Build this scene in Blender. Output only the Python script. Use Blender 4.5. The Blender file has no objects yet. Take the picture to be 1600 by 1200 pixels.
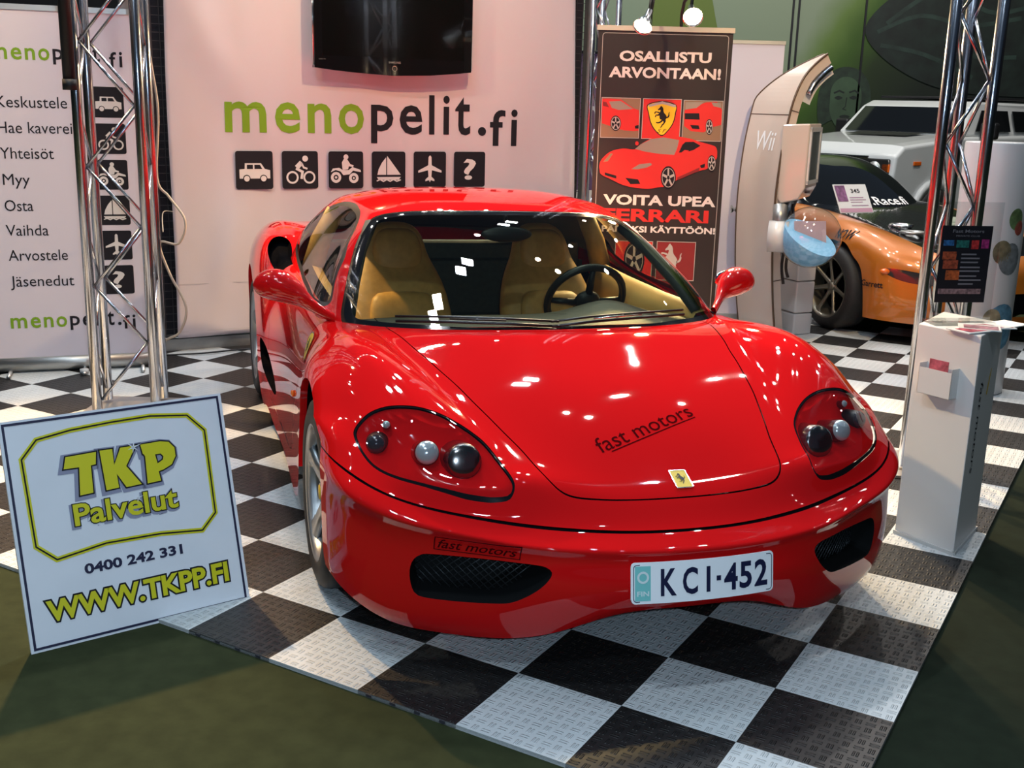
import bpy, bmesh, math, random
import numpy as np
from mathutils import Vector, Matrix
from mathutils.geometry import tessellate_polygon
random.seed(7); rng = np.random.default_rng(7)
SC = bpy.context.scene; COL = SC.collection
PI = math.pi; R = math.radians
A3 = lambda *a: np.array(a, float)

# ---------------------------------------------------------------- camera
CAM_H, CAM_PITCH, CAM_ROLL, CAM_LENS = 1.6193, R(-14.1427), R(1.5066), 39.046
cd = bpy.data.cameras.new('camera'); cam = bpy.data.objects.new('camera', cd); COL.objects.link(cam)
cd.sensor_width = 36; cd.sensor_fit = 'HORIZONTAL'; cd.lens = CAM_LENS; cd.clip_start = .05; cd.clip_end = 200
fw = Vector((0, math.cos(CAM_PITCH), math.sin(CAM_PITCH))); rt = Vector((1, 0, 0)); up = rt.cross(fw)
rt2 = rt*math.cos(CAM_ROLL)+up*math.sin(CAM_ROLL); up2 = -rt*math.sin(CAM_ROLL)+up*math.cos(CAM_ROLL)
cam.matrix_world = Matrix(((rt2.x, up2.x, -fw.x, 0), (rt2.y, up2.y, -fw.y, 0), (rt2.z, up2.z, -fw.z, CAM_H), (0, 0, 0, 1)))
SC.camera = cam

# ---------------------------------------------------------------- view, world and the hall's light
SC.view_settings.view_transform = 'Standard'; SC.view_settings.look = 'None'
SC.view_settings.exposure = 0.0; SC.view_settings.gamma = 1.0; SC.view_settings.use_curve_mapping = False
W = bpy.data.worlds.new('hall_air'); SC.world = W; W.use_nodes = True
W.node_tree.nodes['Background'].inputs[0].default_value = (.45, .66, 1.0, 1)
W.node_tree.nodes['Background'].inputs[1].default_value = .05

def aim(o, target):
    o.rotation_euler = (Vector(target)-o.location).to_track_quat('-Z', 'Y').to_euler()
def area(name, loc, target, sx, sy, power, col):
    l = bpy.data.lights.new(name, 'AREA'); l.shape = 'RECTANGLE'; l.size = sx; l.size_y = sy; l.energy = power; l.color = col
    o = bpy.data.objects.new(name, l); COL.objects.link(o); o.location = loc; aim(o, target); return o
def point(name, loc, power, col, rad):
    l = bpy.data.lights.new(name, 'POINT'); l.energy = power; l.color = col; l.shadow_soft_size = rad
    o = bpy.data.objects.new(name, l); COL.objects.link(o); o.location = loc; return o
def spot(name, loc, target, power, col, rad, angle, blend=.5):
    l = bpy.data.lights.new(name, 'SPOT'); l.energy = power; l.color = col; l.shadow_soft_size = rad
    l.spot_size = R(angle); l.spot_blend = blend
    o = bpy.data.objects.new(name, l); COL.objects.link(o); o.location = loc; aim(o, target); return o
COOL, WARM, WHITE = (.56, .80, 1.0), (1.0, .70, .36), (1.0, .93, .86)
# floodlights under the roof of the hall: pairs of square heads, rows of small lamps
for x, y, z, w in [(-2.2, 1.2, 7.2, 60), (-1.5, 1.5, 7.2, 60), (-4.6, 4.2, 7.4, 40), (-.6, -3.2, 7.6, 60), (.2, -3.0, 7.6, 60)]:
    area('hall_floodlight', (x, y, z), (-.4, 3.6, .6), .26, .18, w, (.70, .86, 1.0))
for x, y in [(-.15, 8.25), (-.32, 7.95), (-1.00, 7.32), (-1.18, 7.10), (.55, 11.1), (.70, 11.6)]:
    area('hall_floodlight', (x, y, 7.0), (x*.6, y-2.2, 0), .24, .17, 62, (.88, .94, 1.0))
for x, y, z, w in [(1.76, 8.9, 7, 70), (2.1, 10.4, 7, 70), (1.34, 9.05, 7, 60), (-.8, 13.2, 7, 160), (3.0, 10.1, 7, 70), (2.4, 13.4, 7, 230), (3.8, 12.8, 7, 230), (1.96, 3.0, 7, 24), (-1.55, -.7, 7, 24),
                (-6.4, 7.1, 7, 50), (-3.6, 10, 7, 40), (.06, 9.7, 7, 70), (3.2, 6.5, 7, 50), (-5.2, 3.4, 6.2, 60), (-6.6, .4, 6.2, 30), (-2.2, 4.0, 6.8, 45), (-.4, 5.6, 6.8, 80), (1.3, 4.6, 6.8, 60), (2.6, 6.4, 6.8, 70), (6.4, 8.0, 6.6, 80), (-3.6, 4.6, 6.6, 30), (4.6, 9.6, 6.5, 190), (6.0, 11.6, 6.5, 420)]:  # last two lamps are added fill to brighten the right background
    point('hall_and_fill_lamp', (x, y, z), w, COOL if y < 6.5 else WHITE, .055)
for k in range(14):
    point('hall_row_lamp', (-8.0+.62*k, 5.3+.66*k, 7.0), 13, WHITE, .035)
for k in range(9):
    point('hall_row_lamp', (5.2+.55*k, 12.2-1.25*k, 7.2), 11, WHITE, .035)
# warm halogens rigged on the booth's own trusses, above the frame
spot('truss_halogen', (-2.1, 5.3, 3.3), (-1.4, 7.4, .7), 135, WARM, .05, 95)
spot('truss_halogen', (.2, 5.9, 3.4), (-.6, 7.6, 1.1), 150, WARM, .05, 95)
spot('truss_halogen', (-2.3, 5.6, 3.3), (-1.7, 3.6, 0), 1050, (1.0, .62, .27), .05, 80)
spot('truss_halogen', (-1.9, 5.4, 3.3), (1.62, 4.1, .85), 520, WARM, .05, 16, .4)
spot('truss_halogen', (2.0, 5.9, 3.3), (1.9, 8.0, 1.0), 190, WARM, .05, 60)
point('camera_flash', (.10, -.06, 1.70), 150, (.60, .80, 1.0), .02)
# ---------------------------------------------------------------- materials
def lin(c): return tuple((v/12.92 if v <= .04045 else ((v+.055)/1.055)**2.4) for v in c)
def rgb(r, g, b): return lin((r/255, g/255, b/255))
MATS = {}
def mat(name, col, rough=.5, metal=0., coat=0., coat_r=.03, noise=0., nscale=20., bump=0., spec=.5, emit=None, estr=0.):
    if name in MATS: return MATS[name]
    m = bpy.data.materials.new(name); m.use_nodes = True; nt = m.node_tree; b = nt.nodes['Principled BSDF']
    b.inputs['Base Color'].default_value = (*col, 1); b.inputs['Roughness'].default_value = rough; b.inputs['Metallic'].default_value = metal
    b.inputs['Coat Weight'].default_value = coat; b.inputs['Coat Roughness'].default_value = coat_r; b.inputs['Specular IOR Level'].default_value = spec
    if emit: b.inputs['Emission Color'].default_value = (*emit, 1); b.inputs['Emission Strength'].default_value = estr
    if noise or bump:
        tc = nt.nodes.new('ShaderNodeTexCoord'); n = nt.nodes.new('ShaderNodeTexNoise'); n.inputs['Scale'].default_value = nscale; n.inputs['Detail'].default_value = 5
        nt.links.new(tc.outputs['Object'], n.inputs['Vector'])
        if noise:
            r = nt.nodes.new('ShaderNodeMapRange'); r.inputs[1].default_value = .3; r.inputs[2].default_value = .7
            r.inputs[3].default_value = 1-noise; r.inputs[4].default_value = 1+noise
            mx = nt.nodes.new('ShaderNodeMix'); mx.data_type = 'RGBA'; mx.blend_type = 'MULTIPLY'; mx.inputs['Factor'].default_value = 1
            mx.inputs['A'].default_value = (*col, 1)
            nt.links.new(n.outputs['Fac'], r.inputs[0]); nt.links.new(r.outputs[0], mx.inputs['B']); nt.links.new(mx.outputs['Result'], b.inputs['Base Color'])
        if bump:
            bp = nt.nodes.new('ShaderNodeBump'); bp.inputs['Strength'].default_value = 1; bp.inputs['Distance'].default_value = bump
            nt.links.new(n.outputs['Fac'], bp.inputs['Height']); nt.links.new(bp.outputs[0], b.inputs['Normal'])
    MATS[name] = m; return m
def glass(name, tint=(.8, .9, .85), refl=1.0, ior=1.45, rough=0.0):
    """thin sheet of glass: see-through tint plus a Fresnel reflection"""
    if name in MATS: return MATS[name]
    m = bpy.data.materials.new(name); m.use_nodes = True; nt = m.node_tree; nt.nodes.clear()
    o = nt.nodes.new('ShaderNodeOutputMaterial'); t = nt.nodes.new('ShaderNodeBsdfTransparent'); g = nt.nodes.new('ShaderNodeBsdfGlossy')
    mx = nt.nodes.new('ShaderNodeMixShader'); lw = nt.nodes.new('ShaderNodeLayerWeight'); lw.inputs[0].default_value = .5; x = lw.outputs['Facing']
    r0 = 2*((ior-1)/(ior+1))**2*refl          # both faces of the sheet, Schlick's curve, same from either side
    for op, v in (('POWER', 5.), ('MULTIPLY_ADD', None)):
        n = nt.nodes.new('ShaderNodeMath'); n.operation = op
        nt.links.new(x, n.inputs[0])
        if op == 'POWER': n.inputs[1].default_value = 5.
        if op == 'MULTIPLY_ADD': n.inputs[1].default_value = 1-r0; n.inputs[2].default_value = r0
        x = n.outputs[0]
    t.inputs[0].default_value = (*tint, 1); g.inputs['Roughness'].default_value = rough
    nt.links.new(x, mx.inputs[0]); nt.links.new(t.outputs[0], mx.inputs[1]); nt.links.new(g.outputs[0], mx.inputs[2])
    nt.links.new(mx.outputs[0], o.inputs[0]); MATS[name] = m; return m

# ---------------------------------------------------------------- objects
def tag(o, label=None, cat=None, group=None, kind=None):
    if label: o['label'] = label
    if cat: o['category'] = cat
    if group: o['group'] = group
    if kind: o['kind'] = kind
    return o
def thing(name, loc=(0, 0, 0), rotz=0., label=None, cat=None, group=None):
    o = bpy.data.objects.new(name, None); COL.objects.link(o); o.location = loc; o.rotation_euler = (0, 0, rotz); o.empty_display_size = .1
    return tag(o, label, cat, group)
def link(name, me, m, parent=None, smooth=False):
    for x in (m if isinstance(m, (list, tuple)) else [m]): me.materials.append(x)
    o = bpy.data.objects.new(name, me); COL.objects.link(o)
    if parent is not None: o.parent = parent
    if smooth: me.polygons.foreach_set('use_smooth', [True]*len(me.polygons))
    return o
def mesh(name, V, F, m, parent=None, smooth=False):
    me = bpy.data.meshes.new(name); me.from_pydata([tuple(map(float, v)) for v in V], [], [tuple(int(i) for i in f) for f in F]); me.update()
    return link(name, me, m, parent, smooth)
def sub(o, n=1):
    md = o.modifiers.new('s', 'SUBSURF'); md.levels = md.render_levels = n; return o

class MB:
    """collects boxes, tubes, lathes and prisms into one mesh"""
    def __init__(s): s.V = []; s.F = []; s.I = []; s.S = []
    def add(s, V, F, mi=0, smooth=False):
        k = len(s.V); s.V += [tuple(map(float, v)) for v in V]; s.F += [tuple(int(i)+k for i in f) for f in F]; s.I += [mi]*len(F); s.S += [smooth]*len(F); return s
    def box(s, c, d, mi=0, rot=None):
        x, y, z = d[0]/2, d[1]/2, d[2]/2
        V = np.array([(-x, -y, -z), (x, -y, -z), (x, y, -z), (-x, y, -z), (-x, -y, z), (x, -y, z), (x, y, z), (-x, y, z)])
        if rot is not None: V = V@np.array(rot.to_3x3() if hasattr(rot, 'to_3x3') else rot).T
        return s.add(V+np.array(c, float), [(0, 3, 2, 1), (4, 5, 6, 7), (0, 1, 5, 4), (1, 2, 6, 5), (2, 3, 7, 6), (3, 0, 4, 7)], mi)
    def tube(s, pts, r, n=10, mi=0, cap=True):
        P = [Vector(p) for p in pts]; rs = r if isinstance(r, (list, tuple)) else [r]*len(P); V = []; F = []; prev = None
        for i, p in enumerate(P):
            d = ((P[min(i+1, len(P)-1)]-P[max(i-1, 0)])).normalized()
            if prev is None: a = d.orthogonal().normalized()
            else: a = (prev-d*prev.dot(d)).normalized()
            prev = a; b = d.cross(a)
            for k in range(n): V.append(p+(a*math.cos(2*PI*k/n)+b*math.sin(2*PI*k/n))*rs[i])
        for i in range(len(P)-1):
            for k in range(n): F.append((i*n+k, i*n+(k+1) % n, (i+1)*n+(k+1) % n, (i+1)*n+k))
        if cap: F.append(tuple(range(n))[::-1]); F.append(tuple((len(P)-1)*n+k for k in range(n)))
        return s.add(V, F, mi, True)
    def lathe(s, prof, c=(0, 0, 0), axis='Z', n=32, mi=0, close=False):
        V = []; F = []; m = len(prof)
        for k in range(n):
            t = 2*PI*k/n
            for r, h in prof:
                p = (r*math.cos(t), r*math.sin(t), h)
                if axis == 'X': p = (h, p[0], p[1])
                if axis == 'Y': p = (p[1], h, p[0])
                V.append((p[0]+c[0], p[1]+c[1], p[2]+c[2]))
        for k in range(n):
            for i in range(m-1+(1 if close else 0)):
                j = (i+1) % m; F.append((k*m+i, ((k+1) % n)*m+i, ((k+1) % n)*m+j, k*m+j))
        return s.add(V, F, mi, True)
    def ball(s, c, r, n=14, mi=0):
        r = r if isinstance(r, (list, tuple)) else (r, r, r); V = []; F = []
        for i in range(n+1):
            for k in range(2*n):
                a, t = PI*i/n, PI*k/n; V.append((c[0]+r[0]*math.sin(a)*math.cos(t), c[1]+r[1]*math.sin(a)*math.sin(t), c[2]+r[2]*math.cos(a)))
        for i in range(n):
            for k in range(2*n): F.append((i*2*n+k, (i+1)*2*n+k, (i+1)*2*n+(k+1) % (2*n), i*2*n+(k+1) % (2*n)))
        return s.add(V, F, mi, True)
    def build(s, name, m, parent=None, bevel=0., bseg=2, weld=False):
        me = bpy.data.meshes.new(name); me.from_pydata(s.V, [], s.F); me.update()
        me.polygons.foreach_set('material_index', s.I); me.polygons.foreach_set('use_smooth', s.S)
        o = link(name, me, m, parent)
        if bevel:
            md = o.modifiers.new('b', 'BEVEL'); md.width = bevel; md.segments = bseg; md.limit_method = 'ANGLE'; md.angle_limit = R(40)
        return o

# ---------------------------------------------------------------- flat artwork: lettering, icons, strokes, in 2D
def poly2(loops):
    """triangulated filled outline; loops after the first are holes"""
    L = [[Vector((x, y, 0)) for x, y in lp] for lp in loops]; T = tessellate_polygon(L)
    V = [(p.x, p.y) for lp in L for p in lp]; F = []
    for t in T:
        (a, b), (c, d), (e, f) = (V[i] for i in t)
        F.append(tuple(t) if (c-a)*(f-b)-(d-b)*(e-a) > 0 else (t[0], t[2], t[1]))
    return V, F
def circ(cx, cy, r, n=20, ry=None): return [(cx+r*math.cos(2*PI*k/n), cy+(ry or r)*math.sin(2*PI*k/n)) for k in range(n)]
def rrect(x0, y0, x1, y1, r, n=5):
    P = []
    for cx, cy, a in ((x1-r, y0+r, -90), (x1-r, y1-r, 0), (x0+r, y1-r, 90), (x0+r, y0+r, 180)):
        for k in range(n+1): t = R(a+90*k/n); P.append((cx+r*math.cos(t), cy+r*math.sin(t)))
    return P
def stroke(pts, w, closed=False):
    P = [np.array(p, float) for p in pts]; n = len(P); V = []; F = []
    for i in range(n):
        a = P[(i-1) % n] if (closed or i > 0) else P[i]; b = P[(i+1) % n] if (closed or i < n-1) else P[i]
        d1 = P[i]-a; d2 = b-P[i]; l1, l2 = np.linalg.norm(d1), np.linalg.norm(d2)
        d1 = d1/l1 if l1 > 0 else d2/l2; d2 = d2/l2 if l2 > 0 else d1
        n1 = np.array([-d1[1], d1[0]]); n2 = np.array([-d2[1], d2[0]]); m = n1+n2; m = m/max(np.linalg.norm(m), 1e-6); k = 1/max(.4, m@n1)
        V += [tuple(P[i]+m*k*w/2), tuple(P[i]-m*k*w/2)]
    for i in range(n if closed else n-1): j = (i+1) % n; F.append((2*i+1, 2*j+1, 2*j, 2*i))
    return V, F
def art(*items):
    V = []; F = []
    for it in items:
        v, f = it; k = len(V); V += list(v); F += [tuple(i+k for i in q) for q in f]
    return V, F
def blob(*loops): return poly2(list(loops))
def text2(body, bold=0., shear=0., space=1., extra=None):
    """outline lettering as a flat 2D mesh scaled to the unit box"""
    c = bpy.data.curves.new('lettering', 'FONT'); c.body = body; c.offset = bold; c.shear = shear; c.space_character = space; c.resolution_u = 3; c.fill_mode = 'FRONT' if hasattr(c, 'fill_mode') else c.fill_mode
    o = bpy.data.objects.new('lettering', c); COL.objects.link(o); me = bpy.data.meshes.new_from_object(o)
    V = np.array([v.co[:2] for v in me.vertices]); F = []
    for p in me.polygons:
        f = list(p.vertices)
        F.append(tuple(f if p.normal.z > 0 else f[::-1]))
    bpy.data.objects.remove(o); bpy.data.curves.remove(c); bpy.data.meshes.remove(me)
    lo, hi = V.min(0), V.max(0); V = (V-lo)/(hi-lo)
    return V, F
def fit(art2, x0, y0, x1, y1):
    V, F = art2; V = np.array(V, float); lo, hi = V.min(0), V.max(0)
    return (V-lo)/np.maximum(hi-lo, 1e-9)*np.array([x1-x0, y1-y0])+np.array([x0, y0]), F
def xf(art2, s, dx, dy): V, F = art2; return np.array(V, float)*s+np.array([dx, dy]), F

class Panel:
    """vertical (or leaning) board: s runs to the right as seen from its front, t runs up"""
    def __init__(p, x, y, phi, z=0., lean=0.):
        p.o = A3(x, y, z); p.a = A3(math.cos(phi), math.sin(phi), 0); n = A3(math.sin(phi), -math.cos(phi), 0)
        p.u = A3(0, 0, 1)*math.cos(lean)-n*math.sin(lean); p.n = np.cross(p.a, p.u); p.n = p.n if p.n@n > 0 else -p.n
    def at(p, s, t, d=0.): return p.o+p.a*s+p.u*t+p.n*d
    def put(p, name, art2, m, parent, d=.0015):
        V, F = art2; return mesh(name, [p.at(x, y, d) for x, y in V], F, m, parent)
    def slab(p, s0, t0, s1, t1, th, d=0., mb=None, mi=0):
        mb = mb or MB(); V = [p.at(s, t, q) for q in (d, d-th) for s, t in ((s0, t0), (s1, t0), (s1, t1), (s0, t1))]
        return mb.add(V, [(0, 1, 2, 3), (7, 6, 5, 4), (0, 4, 5, 1), (1, 5, 6, 2), (2, 6, 7, 3), (3, 7, 4, 0)], mi)
    def text(p, name, body, m, parent, s0, t0, s1, t1, d=.0015, **k): return p.put(name, fit(text2(body, **k), s0, t0, s1, t1), m, parent, d)

def unwrap_local(o, root):
    """give a child built in world coordinates the local coordinates of its root"""
    M = root.matrix_basis.inverted(); o.data.transform(M); return o
# ---------------------------------------------------------------- floors
TILE = 1/3; T_ORG = A3(-.990043, 3.173109); T_ANG = R(-30.32819)
def t2w(i, j): c, s = math.cos(T_ANG), math.sin(T_ANG); return (T_ORG[0]+(c*i-s*j)*TILE, T_ORG[1]+(s*i+c*j)*TILE)
def tile_material():
    m = bpy.data.materials.new('diamond_tread_tiles'); m.use_nodes = True; nt = m.node_tree; b = nt.nodes['Principled BSDF']; L = nt.links.new
    def N(t, **k):
        n = nt.nodes.new(t)
        for a, v in k.items(): setattr(n, a, v)
        return n
    def M(op, a, b_=None, c=None):
        n = N('ShaderNodeMath', operation=op)
        for i, v in enumerate((a, b_, c)):
            if v is None: continue
            if isinstance(v, (int, float)): n.inputs[i].default_value = v
            else: L(v, n.inputs[i])
        return n.outputs[0]
    tc = N('ShaderNodeTexCoord'); sx = N('ShaderNodeSeparateXYZ'); L(tc.outputs['Object'], sx.inputs[0]); x, y = sx.outputs[0], sx.outputs[1]
    x, y = M('MULTIPLY', x, 1/TILE), M('MULTIPLY', y, 1/TILE)
    ch = M('MODULO', M('ADD', M('ADD', M('FLOOR', x), M('FLOOR', y)), 200.0), 2.0)
    px, py = M('MULTIPLY', x, 10.0), M('MULTIPLY', y, 10.0); cx, cy = M('FLOOR', px), M('FLOOR', py); par = M('MODULO', M('ADD', M('ADD', cx, cy), 2000.0), 2.0)
    lx, ly = M('SUBTRACT', M('SUBTRACT', px, cx), .5), M('SUBTRACT', M('SUBTRACT', py, cy), .5)
    def pick(a, c): return M('ADD', M('MULTIPLY', a, M('SUBTRACT', 1.0, par)), M('MULTIPLY', c, par))
    al, ac = M('ABSOLUTE', pick(lx, ly)), M('ABSOLUTE', pick(ly, lx))
    def ss(v, lo, hi):
        r = N('ShaderNodeMapRange', interpolation_type='SMOOTHSTEP'); L(v, r.inputs[0]); r.inputs[1].default_value = lo; r.inputs[2].default_value = hi; r.inputs[3].default_value = 1; r.inputs[4].default_value = 0; return r.outputs[0]
    bar = M('MULTIPLY', ss(al, .26, .42), ss(M('ABSOLUTE', M('SUBTRACT', ac, .15)), .03, .11))
    fx, fy = M('ABSOLUTE', M('SUBTRACT', M('FRACT', x), .5)), M('ABSOLUTE', M('SUBTRACT', M('FRACT', y), .5)); seam = ss(M('MAXIMUM', fx, fy), .488, .5)
    nz = N('ShaderNodeTexNoise'); nz.inputs['Scale'].default_value = 2.2; nz.inputs['Detail'].default_value = 6; L(tc.outputs['Object'], nz.inputs['Vector'])
    dirt = N('ShaderNodeMapRange'); L(nz.outputs['Fac'], dirt.inputs[0]); dirt.inputs[1].default_value = .3; dirt.inputs[2].default_value = .75; dirt.inputs[3].default_value = 1.08; dirt.inputs[4].default_value = .86
    mx = N('ShaderNodeMix', data_type='RGBA'); L(ch, mx.inputs['Factor']); mx.inputs['A'].default_value = (.016, .015, .015, 1); mx.inputs['B'].default_value = (.60, .62, .62, 1)
    m2 = N('ShaderNodeMix', data_type='RGBA', blend_type='MULTIPLY'); m2.inputs['Factor'].default_value = 1; L(mx.outputs['Result'], m2.inputs['A']); L(dirt.outputs[0], m2.inputs['B'])
    L(m2.outputs['Result'], b.inputs['Base Color']); b.inputs['Roughness'].default_value = .42; b.inputs['Specular IOR Level'].default_value = .35
    bp = N('ShaderNodeBump'); bp.inputs['Distance'].default_value = .0028; L(M('MULTIPLY', bar, seam), bp.inputs['Height']); L(bp.outputs[0], b.inputs['Normal'])
    return m
TILES = tile_material()
def build_floors():
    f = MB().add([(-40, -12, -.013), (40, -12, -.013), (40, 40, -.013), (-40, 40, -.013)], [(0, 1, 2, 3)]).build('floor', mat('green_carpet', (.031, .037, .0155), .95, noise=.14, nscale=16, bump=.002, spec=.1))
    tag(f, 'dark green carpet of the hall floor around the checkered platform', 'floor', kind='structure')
    g = MB().add([(6*TILE, -14, -.0115), (60, -14, -.0115), (60, 26*TILE, -.0115), (6*TILE, 26*TILE, -.0115)], [(0, 1, 2, 3)]).build('floor_right', mat('green_carpet_darkened', (.0095, .0150, .0085), .95, noise=.14, nscale=16, bump=.002, spec=.1))  # separate sheet added to give this side of the carpet a darker colour
    g.location = (T_ORG[0], T_ORG[1], 0); g.rotation_euler = (0, 0, T_ANG); tag(g, 'green carpet, given a darker colour, along the right edge of the checkered platform', 'floor', kind='structure')
    x0, y0, x1, y1 = -14*TILE, 0, 6*TILE, 20*TILE
    s = MB().box(((x0+x1)/2, (y0+y1)/2, -.0065), (x1-x0, y1-y0, .013)).build('floor_tiles', TILES, None)
    s.location = (T_ORG[0], T_ORG[1], 0); s.rotation_euler = (0, 0, T_ANG)
    tag(s, 'black and white checkered plastic tread tiles under the cars', 'floor', kind='structure')
    # click-together tabs along the two open edges
    mb = MB()
    for k in range(-40, 24):
        if (k//4) % 2 == 0: mb.box((k*TILE/4+.04, -.0015, -.0055), (.018, .003, .008))
    o = mb.build('trim_1', mat('tab_dark', (.03, .03, .04), .6)); o.location = s.location; o.rotation_euler = s.rotation_euler; tag(o, 'dark tab slots along the front edge of the white floor tiles', 'trim', kind='structure')  # plain dark blocks marking the tab slots
build_floors()
# ---------------------------------------------------------------- car surfaces (numpy, car frame: X to the car's left, Y to its rear, Z up)
BODY_ROWS = [
 [(0,-.928,.228),(.20,-.920,.222),(.365,-.882,.168),(.515,-.812,.127),(.68,-.72,.118),(.80,-.635,.122),(.89,-.565,.160),(.945,-.49,.20),(.968,-.40,.22)],
 [(0,-.968,.272),(.20,-.958,.264),(.39,-.905,.222),(.55,-.825,.19),(.70,-.735,.175),(.82,-.655,.18),(.905,-.57,.21),(.954,-.48,.24),(.973,-.39,.26)],
 [(0,-.988,.335),(.20,-.976,.33),(.42,-.912,.32),(.57,-.825,.305),(.72,-.735,.30),(.83,-.655,.30),(.915,-.565,.315),(.959,-.47,.33),(.976,-.38,.34)],
 [(0,-.976,.398),(.20,-.963,.398),(.417,-.904,.401),(.566,-.825,.406),(.725,-.735,.417),(.834,-.653,.430),(.917,-.557,.445),(.962,-.46,.455),(.978,-.37,.46)],
 [(0,-.978,.430),(.20,-.965,.431),(.424,-.907,.436),(.585,-.830,.446),(.745,-.743,.464),(.856,-.662,.484),(.932,-.565,.508),(.965,-.455,.53),(.979,-.36,.54)],
 [(0,-.900,.458),(.19,-.886,.460),(.38,-.842,.468),(.53,-.785,.478),(.70,-.710,.498),(.825,-.630,.525),(.905,-.535,.555),(.953,-.43,.575),(.972,-.33,.585)],
 [(0,-.815,.519),(.19,-.805,.524),(.36,-.768,.550),(.50,-.745,.565),(.66,-.690,.562),(.785,-.61,.568),(.878,-.49,.603),(.945,-.39,.615),(.975,-.29,.615)],
 [(0,-.715,.568),(.20,-.705,.573),(.398,-.674,.593),(.495,-.66,.602),(.64,-.60,.630),(.785,-.51,.655),(.882,-.40,.652),(.950,-.32,.645),(.977,-.24,.635)],
 [(0,-.525,.645),(.22,-.52,.647),(.449,-.50,.648),(.545,-.50,.663),(.67,-.45,.703),(.80,-.38,.718),(.890,-.30,.695),(.955,-.235,.667),(.979,-.18,.645)],
 [(0,-.27,.722),(.25,-.265,.722),(.515,-.25,.718),(.61,-.25,.737),(.71,-.23,.777),(.81,-.20,.786),(.892,-.16,.757),(.955,-.12,.713),(.979,-.08,.66)],
 [(0,-.01,.778),(.28,-.005,.776),(.574,0,.767),(.665,0,.785),(.745,0,.818),(.825,.01,.824),(.897,.02,.785),(.955,.03,.725),(.979,.03,.655)],
 [(0,.22,.815),(.31,.23,.813),(.628,.25,.804),(.71,.25,.810),(.77,.25,.820),(.835,.25,.812),(.897,.25,.772),(.950,.26,.68),(.972,.28,.52)],
 [(0,.52,.805),(.35,.52,.80),(.68,.52,.797),(.745,.52,.797),(.80,.52,.793),(.855,.52,.78),(.908,.52,.70),(.948,.50,.46),(.956,.47,.14)],
 [(0,.95,.80),(.37,.95,.80),(.70,.95,.80),(.76,.95,.80),(.815,.95,.795),(.868,.95,.775),(.915,.95,.69),(.942,.95,.45),(.950,.95,.13)],
 [(0,1.45,.83),(.37,1.45,.83),(.70,1.45,.83),(.76,1.45,.83),(.81,1.45,.83),(.868,1.45,.805),(.920,1.45,.70),(.944,1.45,.45),(.952,1.45,.13)],
 [(0,1.84,.86),(.36,1.84,.86),(.66,1.84,.86),(.73,1.84,.86),(.795,1.84,.86),(.868,1.84,.835),(.928,1.84,.73),(.952,1.84,.48),(.957,1.84,.13)],
 [(0,2.08,.93),(.32,2.08,.93),(.60,2.08,.93),(.68,2.08,.94),(.765,2.08,.955),(.870,2.08,.945),(.945,2.08,.83),(.965,2.08,.53),(.962,2.08,.13)],
 [(0,2.58,.93),(.30,2.58,.93),(.55,2.58,.925),(.66,2.58,.94),(.765,2.58,.962),(.875,2.58,.942),(.955,2.58,.82),(.974,2.58,.62),(.970,2.56,.36)],
 [(0,3.10,.90),(.30,3.10,.90),(.52,3.10,.895),(.62,3.10,.90),(.73,3.10,.905),(.84,3.10,.87),(.925,3.07,.75),(.945,3.05,.50),(.940,3.02,.18)],
 [(0,3.40,.865),(.30,3.39,.865),(.50,3.38,.86),(.60,3.36,.855),(.69,3.34,.84),(.79,3.30,.79),(.87,3.26,.68),(.90,3.24,.46),(.90,3.22,.19)],
 [(0,3.48,.66),(.30,3.47,.66),(.50,3.45,.65),(.60,3.43,.63),(.70,3.40,.60),(.78,3.36,.55),(.85,3.31,.45),(.88,3.28,.32),(.88,3.26,.19)],
 [(0,3.46,.25),(.30,3.45,.25),(.50,3.43,.25),(.60,3.41,.25),(.70,3.38,.24),(.78,3.34,.23),(.84,3.29,.21),(.86,3.26,.19),(.87,3.24,.17)],
]
TOP_ROWS = [
 [(0,.13,.775),(.27,.15,.775),(.52,.225,.770),(.715,.365,.765),(.800,.47,.755),(.838,.55,.745),(.850,.62,.745)],
 [(0,.42,.915),(.26,.44,.913),(.52,.525,.908),(.740,.70,.900),(.781,.825,.873),(.832,.82,.830),(.852,.90,.775)],
 [(0,.72,1.054),(.24,.74,1.052),(.47,.81,1.047),(.662,.955,1.036),(.701,1.06,1.000),(.790,1.06,.905),(.846,1.15,.785)],
 [(0,1.04,1.168),(.20,1.05,1.166),(.40,1.075,1.158),(.566,1.115,1.134),(.622,1.235,1.100),(.755,1.25,.955),(.842,1.32,.795)],
 [(0,1.38,1.220),(.20,1.385,1.218),(.40,1.40,1.206),(.552,1.42,1.175),(.632,1.45,1.135),(.752,1.50,.970),(.836,1.52,.810)],
 [(0,1.75,1.217),(.20,1.75,1.215),(.40,1.75,1.203),(.545,1.75,1.178),(.635,1.75,1.138),(.757,1.75,.995),(.830,1.75,.842)],
 [(0,2.10,1.172),(.20,2.10,1.170),(.38,2.10,1.158),(.53,2.08,1.125),(.625,2.06,1.085),(.738,2.03,.985),(.806,2.00,.872)],
 [(0,2.60,1.030),(.20,2.60,1.028),(.36,2.60,1.020),(.48,2.58,1.000),(.56,2.55,.980),(.64,2.50,.945),(.71,2.45,.900)],
 [(0,3.05,.900),(.20,3.05,.898),(.34,3.05,.890),(.46,3.05,.880),(.54,3.03,.870),(.62,3.00,.860),(.68,2.95,.850)],
]

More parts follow.
